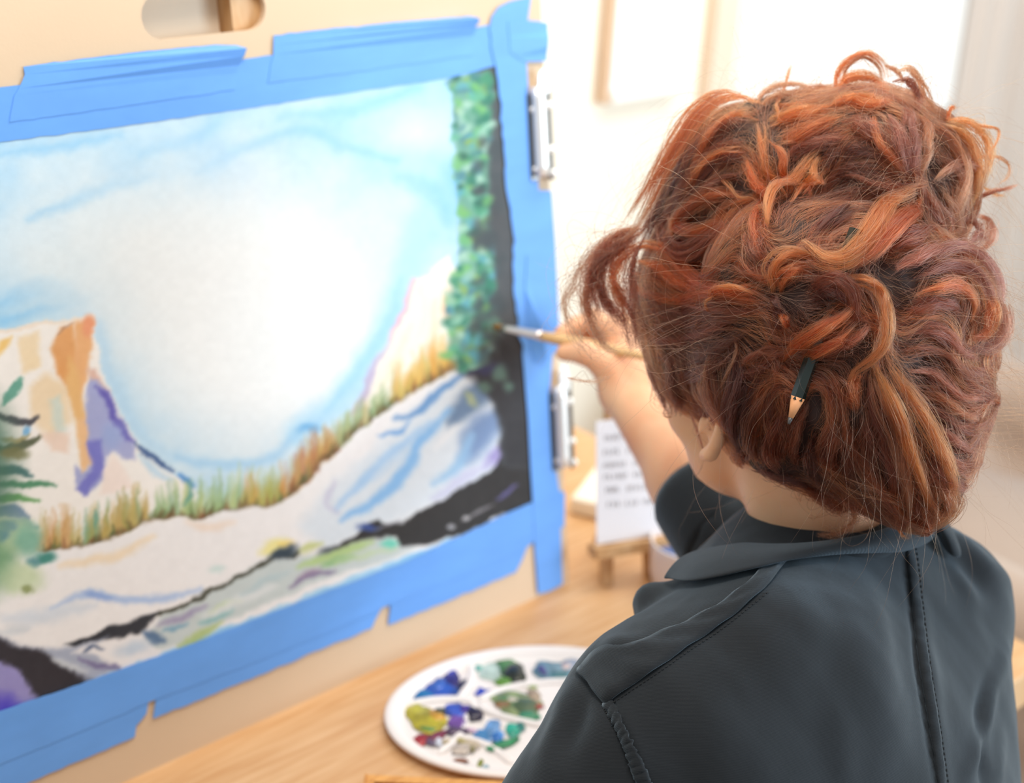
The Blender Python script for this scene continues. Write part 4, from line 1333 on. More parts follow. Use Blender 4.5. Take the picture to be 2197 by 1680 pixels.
# folds: pixel polyline on the cloth, width (m), height (m)
folds = [([(1940, 1200), (1955, 1300), (1968, 1420), (1992, 1560), (2010, 1690)], .0045, -.0035),
         ([(1962, 1200), (1975, 1310), (1990, 1420), (2012, 1560), (2032, 1690)], .012, .0035),
         ([(2040, 1140), (2080, 1180), (2120, 1215), (2160, 1240)], .011, .006),
         ([(2035, 1180), (2080, 1230), (2120, 1270)], .012, -.006),
         ([(2030, 1130), (2060, 1220), (2085, 1330)], .014, .005),
         ([(2160, 1400), (2130, 1470), (2110, 1560), (2075, 1680)], .009, .006),
         ([(2140, 1420), (2108, 1520), (2104, 1600), (2115, 1690)], .008, -.007),
         ([(2150, 1600), (2135, 1690)], .012, .004),
         ([(1660, 1290), (1760, 1330), (1850, 1400), (1920, 1500)], .030, .004),
         ([(1860, 1240), (1880, 1330), (1900, 1420)], .014, .003),
         ([(1760, 1250), (1790, 1360), (1780, 1480)], .016, -.003), ([(1850, 1330), (1870, 1450), (1900, 1580), (1910, 1690)], .028, .006),
         ([(1600, 1420), (1700, 1500), (1800, 1600), (1840, 1690)], .030, -.003),
         ([(1780, 1500), (1810, 1600), (1820, 1690)], .012, .003),
         ([(1450, 1480), (1520, 1560), (1560, 1680)], .020, .003),
         ([(1236, 1440), (1280, 1480), (1305, 1520), (1330, 1580), (1350, 1640), (1368, 1690)], .0045, -.0040),
         ([(1310, 1500), (1340, 1560), (1366, 1620), (1388, 1690)], .007, .0030),
         ([(1225, 1470), (1200, 1540), (1170, 1640)], .012, .004), ([(1255, 1480), (1240, 1540), (1215, 1620)], .009, -.004),
         ([(1290, 1378), (1330, 1385), (1360, 1380)], .010, .005), ([(1275, 1400), (1310, 1420), (1330, 1450)], .010, -.003),
         ([(1120, 1600), (1180, 1640), (1220, 1700)], .014, .003)]
for pts, w_, h_ in folds:
    P = smooth_pts(pts, 26)
    H3 = [jhit.ray(x, y) for x, y in P]
    Q = np.array([h[0] for h in H3 if h is not None])
    if len(Q) < 2: continue
    lo = Q.min(0) - 4 * w_; hi = Q.max(0) + 4 * w_
    idx = np.nonzero(((jV > lo) & (jV < hi)).all(1))[0]
    d = np.full(len(idx), 1e9); sbest = np.zeros(len(idx))
    for i in range(len(Q) - 1):
        e = Q[i + 1] - Q[i]; t = np.clip(((jV[idx] - Q[i]) @ e) / (e @ e + 1e-12), 0, 1)
        dd_ = np.linalg.norm(jV[idx] - Q[i] - t[:, None] * e, axis=1)
        b_ = dd_ < d; d[b_] = dd_[b_]; sbest[b_] = ((i + t) / (len(Q) - 1))[b_]
    jV[idx] += jN[idx] * (h_ * np.exp(-(d / w_)**2) * (0.35 + .65 * np.sin(math.pi * sbest)))[:, None]
# soft cloth undulation
nb = vnoise(jV[:, 0] * 22 + jV[:, 2] * 9, jV[:, 1] * 22 - jV[:, 2] * 14, 31, 3) - .5
jV += jN * (nb * .005)[:, None]
jacket = np_mesh('jacket', jV, jF, M['jacket'], person)
jacket['label'] = 'charcoal twill work jacket'
jhit = Hit(jV, jF)


def cast(pts, n, off, hit=None):
    hit = hit or jhit
    P = smooth_pts(pts, n); out = []; nn = []
    for x, y in P:
        h = hit.ray(x, y)
        if h is None:
            out.append(None); nn.append(None); continue
        out.append(h[0] + h[1] * off); nn.append(h[1])
    ok = [i for i in range(n) if out[i] is not None]
    for i in range(n):
        if out[i] is None:
            j = min(ok, key=lambda q: abs(q - i))
            out[i] = C(P[i][0], P[i][1], proj(out[j])[2]); nn[i] = nn[j]
    return np.array(out), np.array(nn)


def patch(name, up, lo, n, mrows, off, mat, parent, thick=.0016):
    A, An = cast(up, n, off); B, Bn = cast(lo, n, off)
    V = []; Fc = []
    for i in range(n):
        for j in range(mrows):
            t = j / (mrows - 1)
            p = A[i] * (1 - t) + B[i] * t
            q = jhit.near(p)
            nrm = q[1]
            edge = min(t, 1 - t) * 2
            V.append(q[0] + nrm * (off + .0012 * min(1, edge * 3) + .0008 * math.sin(i * 1.1 + j)))
    for i in range(n - 1):
        for j in range(mrows - 1):
            Fc.append((i * mrows + j, i * mrows + j + 1, (i + 1) * mrows + j + 1, (i + 1) * mrows + j))
    o = mesh(name, V, Fc, mat, parent, True)
    md = o.modifiers.new('thick', 'SOLIDIFY'); md.thickness = thick; md.offset = 0
    return o


patch('shoulder_yoke', [(1650, 1205), (1615, 1245), (1560, 1290), (1480, 1335), (1400, 1368), (1345, 1388), (1300, 1386), (1262, 1420), (1240, 1440)],
      [(1690, 1205), (1655, 1250), (1600, 1302), (1545, 1345), (1480, 1388), (1420, 1430), (1360, 1470), (1320, 1500), (1298, 1512)], 34, 7, .0022, M['jacket'], jacket)
def seam(name, pts, n, r, flat, off, mat=None, wob=0.0, parent=None):
    P, N = cast(pts, n, off)
    if wob:
        P = P + N * (wob * np.sin(np.arange(n) * 1.9))[:, None]
    bm = bmesh.new(); add_geo(bm, tube_geo(P, r, 8, flat=flat, N=N))
    return bm_obj(name, bm, mat or M['jacket'], parent or jacket, True)
seam('back_seam', [(1950, 1168), (1956, 1205), (1968, 1310), (1982, 1420), (2004, 1560), (2022, 1690)], 60, .0042, .3, .0006, wob=.0003)
seam('armhole_seam', [(1306, 1508), (1336, 1570), (1362, 1630), (1386, 1690)], 40, .0055, .35, .0008, wob=.0006)
seam('shoulder_seam', [(1245, 1440), (1278, 1470), (1300, 1505)], 16, .0022, .5, .0006, wob=.0003)
M['thread'] = material('dark_thread', L(30, 32, 34), .8, var=.2, scale=100)
for pts in ([(1943, 1175), (1948, 1205), (1961, 1310), (1974, 1420), (1996, 1560), (2014, 1690)], [(1964, 1175), (1969, 1205), (1981, 1310), (1995, 1420), (2017, 1560), (2035, 1690)],
            [(1290, 1510), (1322, 1572), (1348, 1632), (1370, 1690)], [(1648, 1272), (1600, 1310), (1545, 1353), (1480, 1396), (1420, 1438), (1360, 1478), (1302, 1518)]):
    P, N = cast(pts, 90, .0006)
    bm = bmesh.new()
    for i in range(0, 88, 2): add_geo(bm, tube_geo(P[i:i + 2], .00045, 5))
    bm_obj('stitching', bm, M['thread'], jacket)

# ---- collar: a stand folded over, from the throat round the nape
nphi = 48
fold_, free_ = [], []
px_free = [(1418, 1246), (1452, 1262), (1500, 1264), (1560, 1252), (1640, 1232), (1720, 1214), (1800, 1202), (1870, 1196), (1930, 1190), (1975, 1176), (2003, 1150)]
Fr, FrN = cast(px_free, 30, .006)
NBc = NB + np.array([0, -.004, 0])
phis = np.linspace(128, -128, nphi)
cols = []
for i, ph in enumerate(phis):
    t = math.radians(ph)
    c_, s_ = math.cos(t), math.sin(t)
    zf = .024 * max(c_, 0) + .018 - (.055 * max(0, -c_)**1.3)
    fp = NBc + np.array([-.068 * s_, -.070 * c_, zf - .004])
    ss = i / (nphi * .56)
    if ss <= 1:
        u = ss * 29; k = min(28, int(u)); q = Fr[k] * (1 - (u - k)) + Fr[k + 1] * (u - k)
    else:
        g = NBc + np.array([-.118 * s_, -.112 * c_, zf - .058])
        qn = jhit.near(g); q = qn[0] + qn[1] * .006
        bl_ = min(1, (ss - 1) * 6); q = Fr[29] * (1 - bl_) * 1.0 + q * bl_ if bl_ < 1 else q
    cols.append((fp, q))
V, Fc = [], []; nr = 9
for fp, q in cols:
    st = fp + np.array([0, 0, -.034]) + (NBc + np.array([0, 0, fp[2] - NBc[2]]) - fp) * -.02
    V.append(st); V.append(fp * .5 + st * .5 + np.array([0, 0, .001]))
    for j in range(nr):
        t = j / (nr - 1)
        p = fp * (1 - t) + q * t
        up_ = np.array([0, 0, 1.0]); outw = unit(q - fp)
        p = p + (up_ * .35 + unit(np.array([fp[0] - NBc[0], fp[1] - NBc[1], 0])) * .65) * .016 * math.sin(math.pi * t) * (1 - .3 * t)
        V.append(p)
nrow = nr + 2
for i in range(nphi - 1):
    for j in range(nrow - 1): Fc.append((i * nrow + j, i * nrow + j + 1, (i + 1) * nrow + j + 1, (i + 1) * nrow + j))
Vn = np.array(V); Vn = lap(Vn, np.array(Fc), .3)
o = mesh('collar', Vn, Fc, M['jacket'], jacket, True)
md = o.modifiers.new('thick', 'SOLIDIFY'); md.thickness = .0024; md.offset = 0
md = o.modifiers.new('sub', 'SUBSURF'); md.levels = 1; md.render_levels = 2
# rolled right cuff round the bare forearm
d_ = unit(RW - RE); base = RE + d_ * .030
P = np.array([base + d_ * s for s in np.linspace(-.035, .035, 10)])
bm = bmesh.new(); add_geo(bm, tube_geo(P, np.array([.0455, .0465, .047, .047, .0468, .0466, .0464, .046, .0455, .042]), 28))
bm_obj('rolled_cuff', bm, M['jacket'], jacket, True)

# ---- trousers, shoes, stool (below the picture)
s = SDF((0.62, 0.22, 0.0), (1.16, 1.02, 0.66), .008)
s.ell(PEL + np.array([0, .02, 0]), (.19, .14, .10), None, 0)
for sx in (-1, 1):
    hipj = PEL + np.array([sx * .09, .03, -.02]); kn = np.array([.885 + sx * .12, .80, .50]); an = np.array([.885 + sx * .13, .78, .10])
    s.cap(hipj, kn, .088, .062, .05); s.cap(kn, an, .062, .048, .03)
tV, tF = s.mesh(2)
M['denim'] = material('dark_denim', L(52, 60, 78), .85, var=.25, scale=30)
np_mesh('trousers', tV, tF, M['denim'], person)
M['leather'] = material('brown_leather', L(86, 60, 44), .45, var=.2, scale=30)
for sx in (-1, 1):
    s = SDF((.885 + sx * .13 - .07, .68, 0), (.885 + sx * .13 + .07, 1.02, .16), .005)
    q = np.array([.885 + sx * .13, .78, 0])
    s.cap(q + [0, 0, .045], q + [0, .11, .036], .040, .036, .02); s.cap(q + [0, .11, .036], q + [0, .16, .032], .036, .028, .02); s.cap(q + [0, 0, .05], q + [0, 0, .12], .042, .042, .02)
    sV, sF = s.mesh(2); sV[:, 2] = np.maximum(sV[:, 2], .002)
    np_mesh('shoe', sV, sF, M['leather'], person)
st = empty('stool', (.885, .38, 0), 'round wooden stool under the seated person', 'stool')
bm = bmesh.new()
bmesh.ops.create_cone(bm, cap_ends=True, segments=40, radius1=.165, radius2=.17, depth=.035)
for v in bm.verts: v.co += Vector((.885, .38, .3775))
bm_obj('seat', bm, M['pine'], st, False)
for k in range(4):
    t = math.pi / 4 + k * math.pi / 2
    bm = bmesh.new(); add_geo(bm, tube_geo([(.885 + .11 * math.cos(t), .38 + .11 * math.sin(t), .362), (.885 + .17 * math.cos(t), .38 + .17 * math.sin(t), 0)], [.018, .014], 12))
    bm_obj('leg', bm, M['pine'], st, True)

# ---- armchair beyond the table end
ac = np.array([2.18, 1.02, 0])
chair = empty('armchair', tuple(ac), 'cream upholstered armchair on short wooden legs beyond the table end', 'armchair')
M['cream_cloth'] = material('cream_cloth', L(178, 156, 140), .9, var=.1, scale=6, sheen=.3, bump=.2, bump_scale=80)
s = SDF(ac + [-.48, -.48, .06], ac + [.48, .52, .86], .012)
s.ell(ac + [0, 0, .34], (.34, .36, .12), None, 0); s.cap(ac + [-.33, -.25, .48], ac + [-.33, .25, .50], .075, .08, .05); s.cap(ac + [.33, -.25, .48], ac + [.33, .25, .50], .075, .08, .05)
s.ell(ac + [0, .33, .52], (.36, .11, .28), None, .06); s.cap(ac + [-.30, -.2, .25], ac + [-.30, .25, .25], .10, .10, .05); s.cap(ac + [.30, -.2, .25], ac + [.30, .25, .25], .10, .10, .05)
s.cap(ac + [-.32, -.22, .37], ac + [-.32, .28, .38], .09, .09, .05); s.cap(ac + [.32, -.22, .37], ac + [.32, .28, .38], .09, .09, .05); s.cap(ac + [-.2, .27, .36], ac + [.2, .27, .36], .10, .10, .05)
cV, cF = s.mesh(3)
np_mesh('upholstery', cV, cF, M['cream_cloth'], chair)
for sx in (-.26, .26):
    for sy in (-.26, .28):
        bm = bmesh.new(); add_geo(bm, tube_geo([ac + [sx, sy, .20], ac + [sx * 1.08, sy * 1.08, 0]], [.022, .014], 12)); bm_obj('leg', bm, M['pine'], chair, True)
# ================================================================== HAIR
hV, hF, hS = in_hair()
hN = vnormals(hV, hF)
hV = hV + hN * ((vnoise(hV[:, 0] * 45 + hV[:, 2] * 20, hV[:, 1] * 45 - hV[:, 2] * 25, 51, 3) - .5) * .012)[:, None]
M['hair_core'] = material('hair_core', L(50, 23, 16), .7, var=.4, scale=60, color2=L(32, 14, 10))
hair = np_mesh('hair', hV, hF, M['hair_core'], person)
hair['label'] = 'messy auburn updo'
hh = Hit(hV, hF)

TINT = {'d': (52, 22, 16), 'm': (76, 34, 22), 'o': (130, 53, 22), 'g': (140, 70, 33), 't': (110, 62, 39), 'v': (92, 48, 38)}  # auburn shades, with warm glow painted into 'o' and cool sheen into 'v'
def A(*p): return [(1180 + x / 2.1603, 80 + y / 2.1603) for x, y in p]
def B(*p): return [(1180 + x / 2.1603, 600 + y / 2.1603) for x, y in p]
# (centre line, width in close-up px, tint, lift in mm, frizz)
LOCKS = [
 # crown swept to the front
 (A((1000,330),(850,300),(720,370),(620,500),(540,640),(470,780),(400,900),(330,960)),60,'o',5,1), (A((960,360),(850,350),(740,430),(640,560),(560,700),(480,840),(400,950)),64,'m',4,1),
 (A((950,420),(840,420),(740,500),(650,620),(570,750),(490,880),(430,980)),64,'d',4,1), (A((930,480),(830,500),(740,570),(660,670),(580,790),(500,920),(450,1000)),64,'m',4,1),
 (A((910,560),(820,580),(740,640),(660,730),(590,830),(520,930),(480,1010)),60,'d',4,1), (A((900,640),(820,660),(740,710),(660,790),(600,880),(560,960)),60,'m',4,1),
 (A((940,310),(800,280),(680,350),(590,470),(510,610),(430,760),(350,880),(280,950)),34,'o',6,1.6), (A((900,740),(800,730),(700,770),(620,850),(590,930),(640,980)),60,'o',6,1),
 (A((520,830),(560,950),(640,1010),(760,960),(880,860),(930,780)),54,'m',7,1), (A((560,800),(640,900),(760,880),(900,770)),50,'o',9,1),
 (A((440,1010),(560,940),(700,900),(850,880),(930,900)),64,'d',2,1), (A((980,390),(880,380),(790,450),(700,580),(620,700)),40,'o',8,1.2),
 (A((870,330),(760,380),(660,500),(590,630)),26,'g',9,1.4), (A((900,520),(800,560),(700,660),(620,780)),26,'o',9,1.4),
 # front tuft
 (A((420,900),(320,950),(230,1010),(180,1100),(170,1200),(190,1330)),44,'m',2,3), (A((400,930),(310,990),(250,1060),(240,1150),(280,1250),(330,1339)),34,'m',2,3),
 (A((450,960),(370,1000),(310,1060),(300,1130),(330,1230),(370,1330)),30,'o',2,3), (A((380,900),(250,960),(150,1050),(100,1160),(70,1260),(100,1339)),12,'t',2,4),
 (A((440,880),(340,930),(280,990),(220,1080),(200,1180),(230,1280)),30,'m',4,3), (A((430,930),(390,1010),(370,1100),(380,1220),(400,1330)),26,'m',4,2.5),
 (B((240,0),(250,100),(330,180),(380,300),(400,330)),18,'m',1,3), (B((190,0),(160,100),(200,220),(280,320),(400,350)),16,'t',1,3), (B((120,0),(60,100),(110,230),(200,330),(330,420)),7,'t',1,4),
 (B((300,0),(330,60),(390,200),(410,320)),18,'m',1,3), (B((60,450),(150,470),(260,460),(330,400)),4,'t',1,2),
 # temple drawn back to the pins
 (A((390,1000),(450,980),(540,1010),(640,1090),(760,1160),(900,1190),(1000,1190)),54,'o',6,1), (A((380,1050),(470,1060),(580,1130),(720,1190),(880,1220),(1000,1230)),64,'o',4,1),
 (A((385,1120),(480,1150),(600,1210),(750,1250),(900,1260),(1010,1260)),64,'m',4,1), (A((395,1190),(500,1220),(620,1270),(760,1290),(900,1290)),64,'d',4,1),
 (A((400,1260),(520,1290),(660,1310),(820,1300),(950,1260)),60,'m',4,1), (B((400,20),(480,60),(600,90),(740,80),(900,40),(980,10)),54,'o',6,1),
 (B((420,90),(520,130),(650,140),(780,110),(900,60)),60,'m',4,1), (B((440,170),(540,200),(660,190),(780,150),(880,100)),64,'d',4,1), (B((460,250),(560,280),(680,260),(800,210),(900,150)),64,'m',3,1),
 (B((470,330),(560,360),(680,350),(800,300),(920,220)),64,'d',3,1), (B((480,400),(560,450),(660,460),(780,400),(880,300)),60,'d',3,1), (B((500,300),(510,420),(540,540),(560,620)),44,'d',3,1.5),
 (B((560,340),(580,460),(600,560),(590,620)),54,'d',3,1.2), (B((640,330),(640,440),(640,520),(610,580)),44,'m',3,1.2), (B((540,560),(560,610),(555,640),(535,635),(525,600)),6,'t',2,1),
 # above the ear and the nape, drawn up
 (B((700,360),(680,450),(720,560),(790,640),(850,700)),72,'d',3,1), (B((780,330),(760,450),(790,560),(840,650),(880,740)),72,'d',3,1), (B((870,280),(880,400),(860,500),(840,600),(860,700),(920,800)),72,'d',3,1),
 (B((860,250),(880,320),(840,420),(800,500)),12,'t',6,1), (B((930,850),(900,740),(900,640),(940,520),(1020,430)),72,'d',3,1), (B((1000,880),(970,780),(980,680),(1020,560),(1060,470)),72,'d',3,1),
 (B((1080,880),(1040,800),(1060,700),(1100,600)),72,'d',3,1), (B((1160,860),(1130,780),(1150,700),(1180,620),(1200,560)),64,'m',3,1), (B((900,420),(960,360),(1040,320),(1100,340)),44,'m',6,1),
 (B((880,480),(960,420),(1050,380),(1110,400)),44,'m',5,1), (B((1000,300),(1060,380),(1060,480),(1010,580)),44,'m',5,1), (B((1240,700),(1220,800),(1240,880),(1300,960)),64,'d',3,1),
 (B((1330,620),(1290,740),(1290,860),(1340,980)),64,'m',3,1), (B((1400,600),(1370,720),(1380,860),(1420,990)),64,'m',3,1), (B((1470,600),(1450,740),(1480,880),(1520,1000)),64,'m',3,1),
 (B((1150,900),(1250,980),(1350,1040),(1450,1010)),34,'m',3,2.5), (B((1250,1000),(1300,1080),(1250,1160)),8,'t',3,3), (B((1400,1000),(1420,1100),(1340,1150),(1240,1170)),10,'t',4,3),
 (B((940,860),(1050,900),(1180,930),(1300,1000)),30,'d',2,2), (B((1350,960),(1450,1030),(1550,1060)),40,'m',4,2),
 # pinned centre: upright ends
 (A((1060,800),(980,740),(930,650),(905,580)),54,'o',12,1), (A((1080,760),(1020,660),(985,540),(965,420)),44,'g',14,1), (A((1100,740),(1070,640),(1050,560),(1010,480)),44,'o',13,1),
 (A((1010,900),(1030,790),(1100,690),(1180,590),(1250,515)),48,'g',18,.8), (A((1110,790),(1180,720),(1230,640),(1260,540)),38,'g',18,.8), (A((1130,780),(1210,740),(1250,690),(1260,600)),34,'o',15,1),
 (A((1010,780),(960,840),(940,930),(990,1030),(1020,1080)),44,'o',10,1), (A((800,660),(860,710),(930,760),(990,800)),10,'g',14,.6), (A((920,920),(960,1000),(1020,1060)),44,'m',8,1),
 (A((1730,690),(1650,720),(1560,800),(1500,900),(1420,1000),(1340,1060),(1250,1040),(1150,960)),78,'g',14,.8), (A((1735,700),(1680,790),(1600,920),(1500,1020),(1400,1080),(1330,1080)),64,'o',12,.9),
 (A((1720,690),(1600,700),(1480,680),(1380,650),(1280,680)),26,'m',10,1.2), (A((1560,370),(1580,470),(1620,570),(1680,670)),44,'v',10,1), (A((1640,340),(1650,450),(1670,560),(1690,670)),44,'v',10,1),
 (A((1500,380),(1500,480),(1560,570),(1660,660)),44,'o',9,1), (A((1700,360),(1710,460),(1720,560),(1700,670)),44,'t',9,1),
 # top loops
 (A((1330,290),(1345,180),(1400,110),(1470,90),(1540,130),(1570,190),(1550,240)),30,'o',2,.8), (A((1350,260),(1380,160),(1450,110),(1520,150),(1540,220)),18,'t',2,1),
 (A((1600,160),(1660,160),(1710,220),(1740,300),(1780,360)),30,'t',2,1), (A((1320,300),(1380,220),(1450,210),(1530,250),(1560,330)),46,'o',3,1), (A((1580,230),(1650,220),(1690,280),(1700,380)),34,'m',3,1),
 (A((1550,130),(1600,160),(1630,210),(1600,240)),22,'t',2,1), (A((960,320),(1010,270),(1100,240),(1180,250),(1230,310),(1220,350)),22,'t',3,1.5), (A((980,330),(1060,290),(1150,300),(1200,340)),20,'t',4,1.5),
 (A((1050,320),(1090,240),(1120,140)),10,'o',2,.6), (A((1070,420),(1050,350),(1065,290)),10,'g',6,.8), (A((1040,340),(1130,360),(1230,330),(1300,300)),44,'o',4,1.2), (A((1240,320),(1230,270),(1250,235),(1275,265),(1280,310)),8,'t',2,1),
 (A((1000,420),(1100,400),(1220,370),(1330,330)),64,'o',4,1), (A((1010,500),(1120,470),(1250,420),(1380,380)),64,'o',4,1), (A((1050,600),(1150,540),(1280,500),(1420,470)),64,'m',4,1.2),
 (A((1250,640),(1330,570),(1430,540),(1540,560)),72,'d',3,1.2), (A((1260,740),(1350,650),(1450,620),(1570,640)),72,'d',3,1.2), (A((1280,830),(1380,760),(1460,720),(1560,720)),72,'d',3,1.2),
 (A((1350,400),(1430,420),(1500,480),(1550,560)),54,'m',5,1), (A((1180,960),(1250,900),(1330,850),(1420,800),(1480,760)),64,'d',3,1), (A((1300,350),(1400,320),(1500,340),(1600,300)),54,'o',4,1.2),
 # right curls
 (A((1740,700),(1800,640),(1880,600),(1950,620),(1990,700)),44,'t',5,1), (A((1720,420),(1790,440),(1850,520),(1880,620),(1870,730),(1830,820),(1760,880)),54,'t',7,1.2),
 (A((1780,400),(1860,430),(1920,510),(1950,610),(1940,720),(1890,820)),44,'g',7,1.2), (A((1830,400),(1910,420),(1980,500),(2000,600),(1990,700)),40,'g',6,1.5), (A((1900,380),(1980,410),(2060,430),(2060,480),(2020,540),(1950,550)),9,'o',1,.8),
 (A((1960,560),(2060,560),(2110,600),(2110,650),(2060,690)),10,'t',1,1), (A((1960,740),(2050,710),(2120,690),(2165,675)),22,'m',1,.8), (A((2000,690),(2060,730),(2130,745)),9,'g',1,1), (A((1835,400),(1840,360),(1860,330),(1865,350)),14,'o',2,1),
 (A((1700,690),(1760,760),(1790,850),(1770,950)),54,'v',8,1), (A((1800,700),(1840,800),(1840,900),(1790,990)),54,'t',7,1), (A((1960,830),(2010,860),(2010,930),(1970,990),(1910,990)),44,'v',5,1.2),
 (A((1900,830),(1960,880),(1960,960),(1900,1000)),44,'v',6,1.2), (A((1560,1010),(1640,950),(1720,920),(1800,930),(1880,970)),64,'m',4,1), (A((1700,1060),(1800,1010),(1900,1020),(1990,1090),(2050,1180),(2070,1290)),64,'v',6,1),
 (A((1680,1130),(1790,1080),(1900,1090),(1980,1160),(2020,1260),(2000,1330)),60,'m',7,1), (A((1660,1200),(1760,1160),(1860,1170),(1930,1240),(1930,1320)),54,'o',8,1), (A((1640,1280),(1740,1230),(1830,1240),(1880,1310)),54,'m',6,1),
 (A((1580,1080),(1660,1040),(1760,1000),(1860,990)),54,'v',5,1.2),
 (B((2060,60),(2075,160),(2050,260),(1980,320),(1900,310)),54,'m',5,1), (B((1990,60),(2010,160),(1990,240),(1920,280)),54,'o',7,1), (B((1640,250),(1740,230),(1830,270),(1900,340),(1980,380)),54,'v',5,1),
 (B((1620,330),(1720,320),(1820,360),(1900,430),(2000,440),(2030,400)),54,'m',5,1), (B((1650,420),(1740,430),(1820,490),(1900,540),(1990,550),(2040,570)),54,'v',5,1), (B((1700,500),(1780,540),(1860,600),(1940,640),(2020,610)),44,'t',5,1),
 (B((1720,580),(1800,640),(1880,690),(1960,690),(2010,650)),44,'m',5,1), (B((1740,660),(1820,730),(1890,780),(1960,770),(1990,720)),44,'v',5,1.2), (B((1750,740),(1810,820),(1870,860),(1930,850),(1970,830),(1975,800)),40,'m',5,1.2),
 (B((1760,820),(1800,900),(1850,950),(1900,960),(1890,920)),40,'m',4,1.5), (B((1780,900),(1820,980),(1830,1060),(1800,1110)),40,'t',4,1.5),
 # long loose tail
 (B((1500,370),(1540,480),(1600,620),(1660,760),(1720,900),(1760,1020),(1740,1110)),64,'g',12,.8), (B((1520,330),(1580,450),(1660,590),(1740,730),(1810,860),(1850,980),(1830,1080)),58,'g',10,.9),
 (B((1490,400),(1520,540),(1580,690),(1630,830),(1660,960),(1670,1080),(1660,1180)),48,'t',10,1), (B((1470,420),(1480,560),(1530,720),(1580,860),(1610,980),(1600,1060)),54,'m',7,1), (B((1640,1000),(1610,1080),(1640,1160),(1665,1190)),14,'o',6,1),
 (B((1700,1000),(1690,1090),(1700,1150)),22,'m',5,1.5), (B((1760,1000),(1780,1080),(1740,1140)),24,'t',5,1.5), (B((1540,900),(1560,1000),(1640,1100),(1720,1160)),20,'m',5,2),
 # arc over the pins and the swirl round them
 (B((1380,20),(1440,30),(1490,80),(1525,180),(1515,300),(1470,380),(1400,440),(1370,520)),42,'g',16,.8), (A((1350,1120),(1430,1130),(1490,1200),(1520,1290),(1525,1339)),36,'g',14,.8),
 (A((1050,1200),(1040,1110),(1090,1040),(1170,1020),(1230,1060)),48,'g',12,.8), (A((1060,1190),(1090,1110),(1160,1080),(1220,1110)),44,'o',9,.9), (A((1180,1190),(1240,1140),(1320,1130),(1390,1180),(1420,1260),(1400,1330)),48,'m',10,.9),
 (A((1200,1220),(1270,1180),(1340,1190),(1380,1250)),44,'d',6,1), (A((750,1230),(780,1180),(850,1165),(930,1185),(980,1215)),22,'g',12,.6), (A((760,1280),(765,1220),(800,1190)),10,'g',10,.6),
 (B((1080,380),(1150,280),(1250,200),(1350,160),(1420,110)),54,'o',17,.8), (B((1150,380),(1250,310),(1350,250),(1430,180)),54,'o',16,.8), (B((1200,360),(1310,320),(1410,260),(1480,200)),44,'m',12,1),
 (B((1060,140),(1080,190),(1110,220)),28,'o',10,.8), (B((1040,60),(1050,140),(1070,230)),34,'d',6,1), (B((1300,420),(1340,520),(1360,620)),54,'m',5,1), (B((1420,420),(1400,520),(1420,620)),54,'o',6,1),
 (B((640,600),(680,700),(710,800),(700,870),(660,920)),4,'m',2,1),
]


def lock_line(pts, lift, n):
    """3-D centre line lying on the hair mass, lifted by `lift` metres; free ends keep the depth where they leave it"""
    P = smooth_pts(pts, n)
    dep = np.full(n, np.nan); nrm = np.zeros((n, 3))
    for i, (x, y) in enumerate(P):
        h = hh.ray(x, y)
        if h is not None and h[2] < 1.30:
            dep[i] = h[2]; nrm[i] = h[1]
    ok = np.nonzero(~np.isnan(dep))[0]
    if len(ok) == 0:
        q = [hh.near(C(x, y, 1.19)) for x, y in P]
        dep[:] = np.mean([proj(a[0])[2] for a in q]); nrm[:] = -Fv; ok = np.arange(n)
    dep = np.interp(np.arange(n), ok, dep[ok])
    for i in range(n):
        if not nrm[i].any(): nrm[i] = nrm[ok[np.argmin(abs(ok - i))]]
    k_ = np.array([1, 2, 3, 2, 1.]) / 9
    dep = np.convolve(np.pad(dep, 2, mode='edge'), k_, 'valid')
    nrm = np.stack([np.convolve(np.pad(nrm[:, d], 2, mode='edge'), k_, 'valid') for d in range(3)], 1)
    nrm = nrm * .6 + (-Fv) * .4
    nrm /= np.linalg.norm(nrm, axis=1)[:, None]
    Q = np.array([C(P[i][0], P[i][1], dep[i]) for i in range(n)])
    return Q, nrm


NP = 20
pos_all, rad_all, tint_all = [], [], []
hr = np.random.default_rng(21)
flow_pts, flow_dir = [], []


def emit(P, rad, col):
    """P: (k, NP, 3)"""
    pos_all.append(P.astype(np.float32)); rad_all.append(np.broadcast_to(rad, P.shape[:2]).astype(np.float32)); tint_all.append(col.astype(np.float32))


def tints(key, k, spread=.22):
    c = srgb(*TINT[key])
    f = np.exp(hr.normal(0, spread, k))[:, None]
    mixk = hr.random(k)[:, None]**2 * .5
    alt = srgb(*TINT['mdogt'[hr.integers(5)]])
    return np.clip((c * (1 - mixk) + alt * mixk) * f, .004, .9)


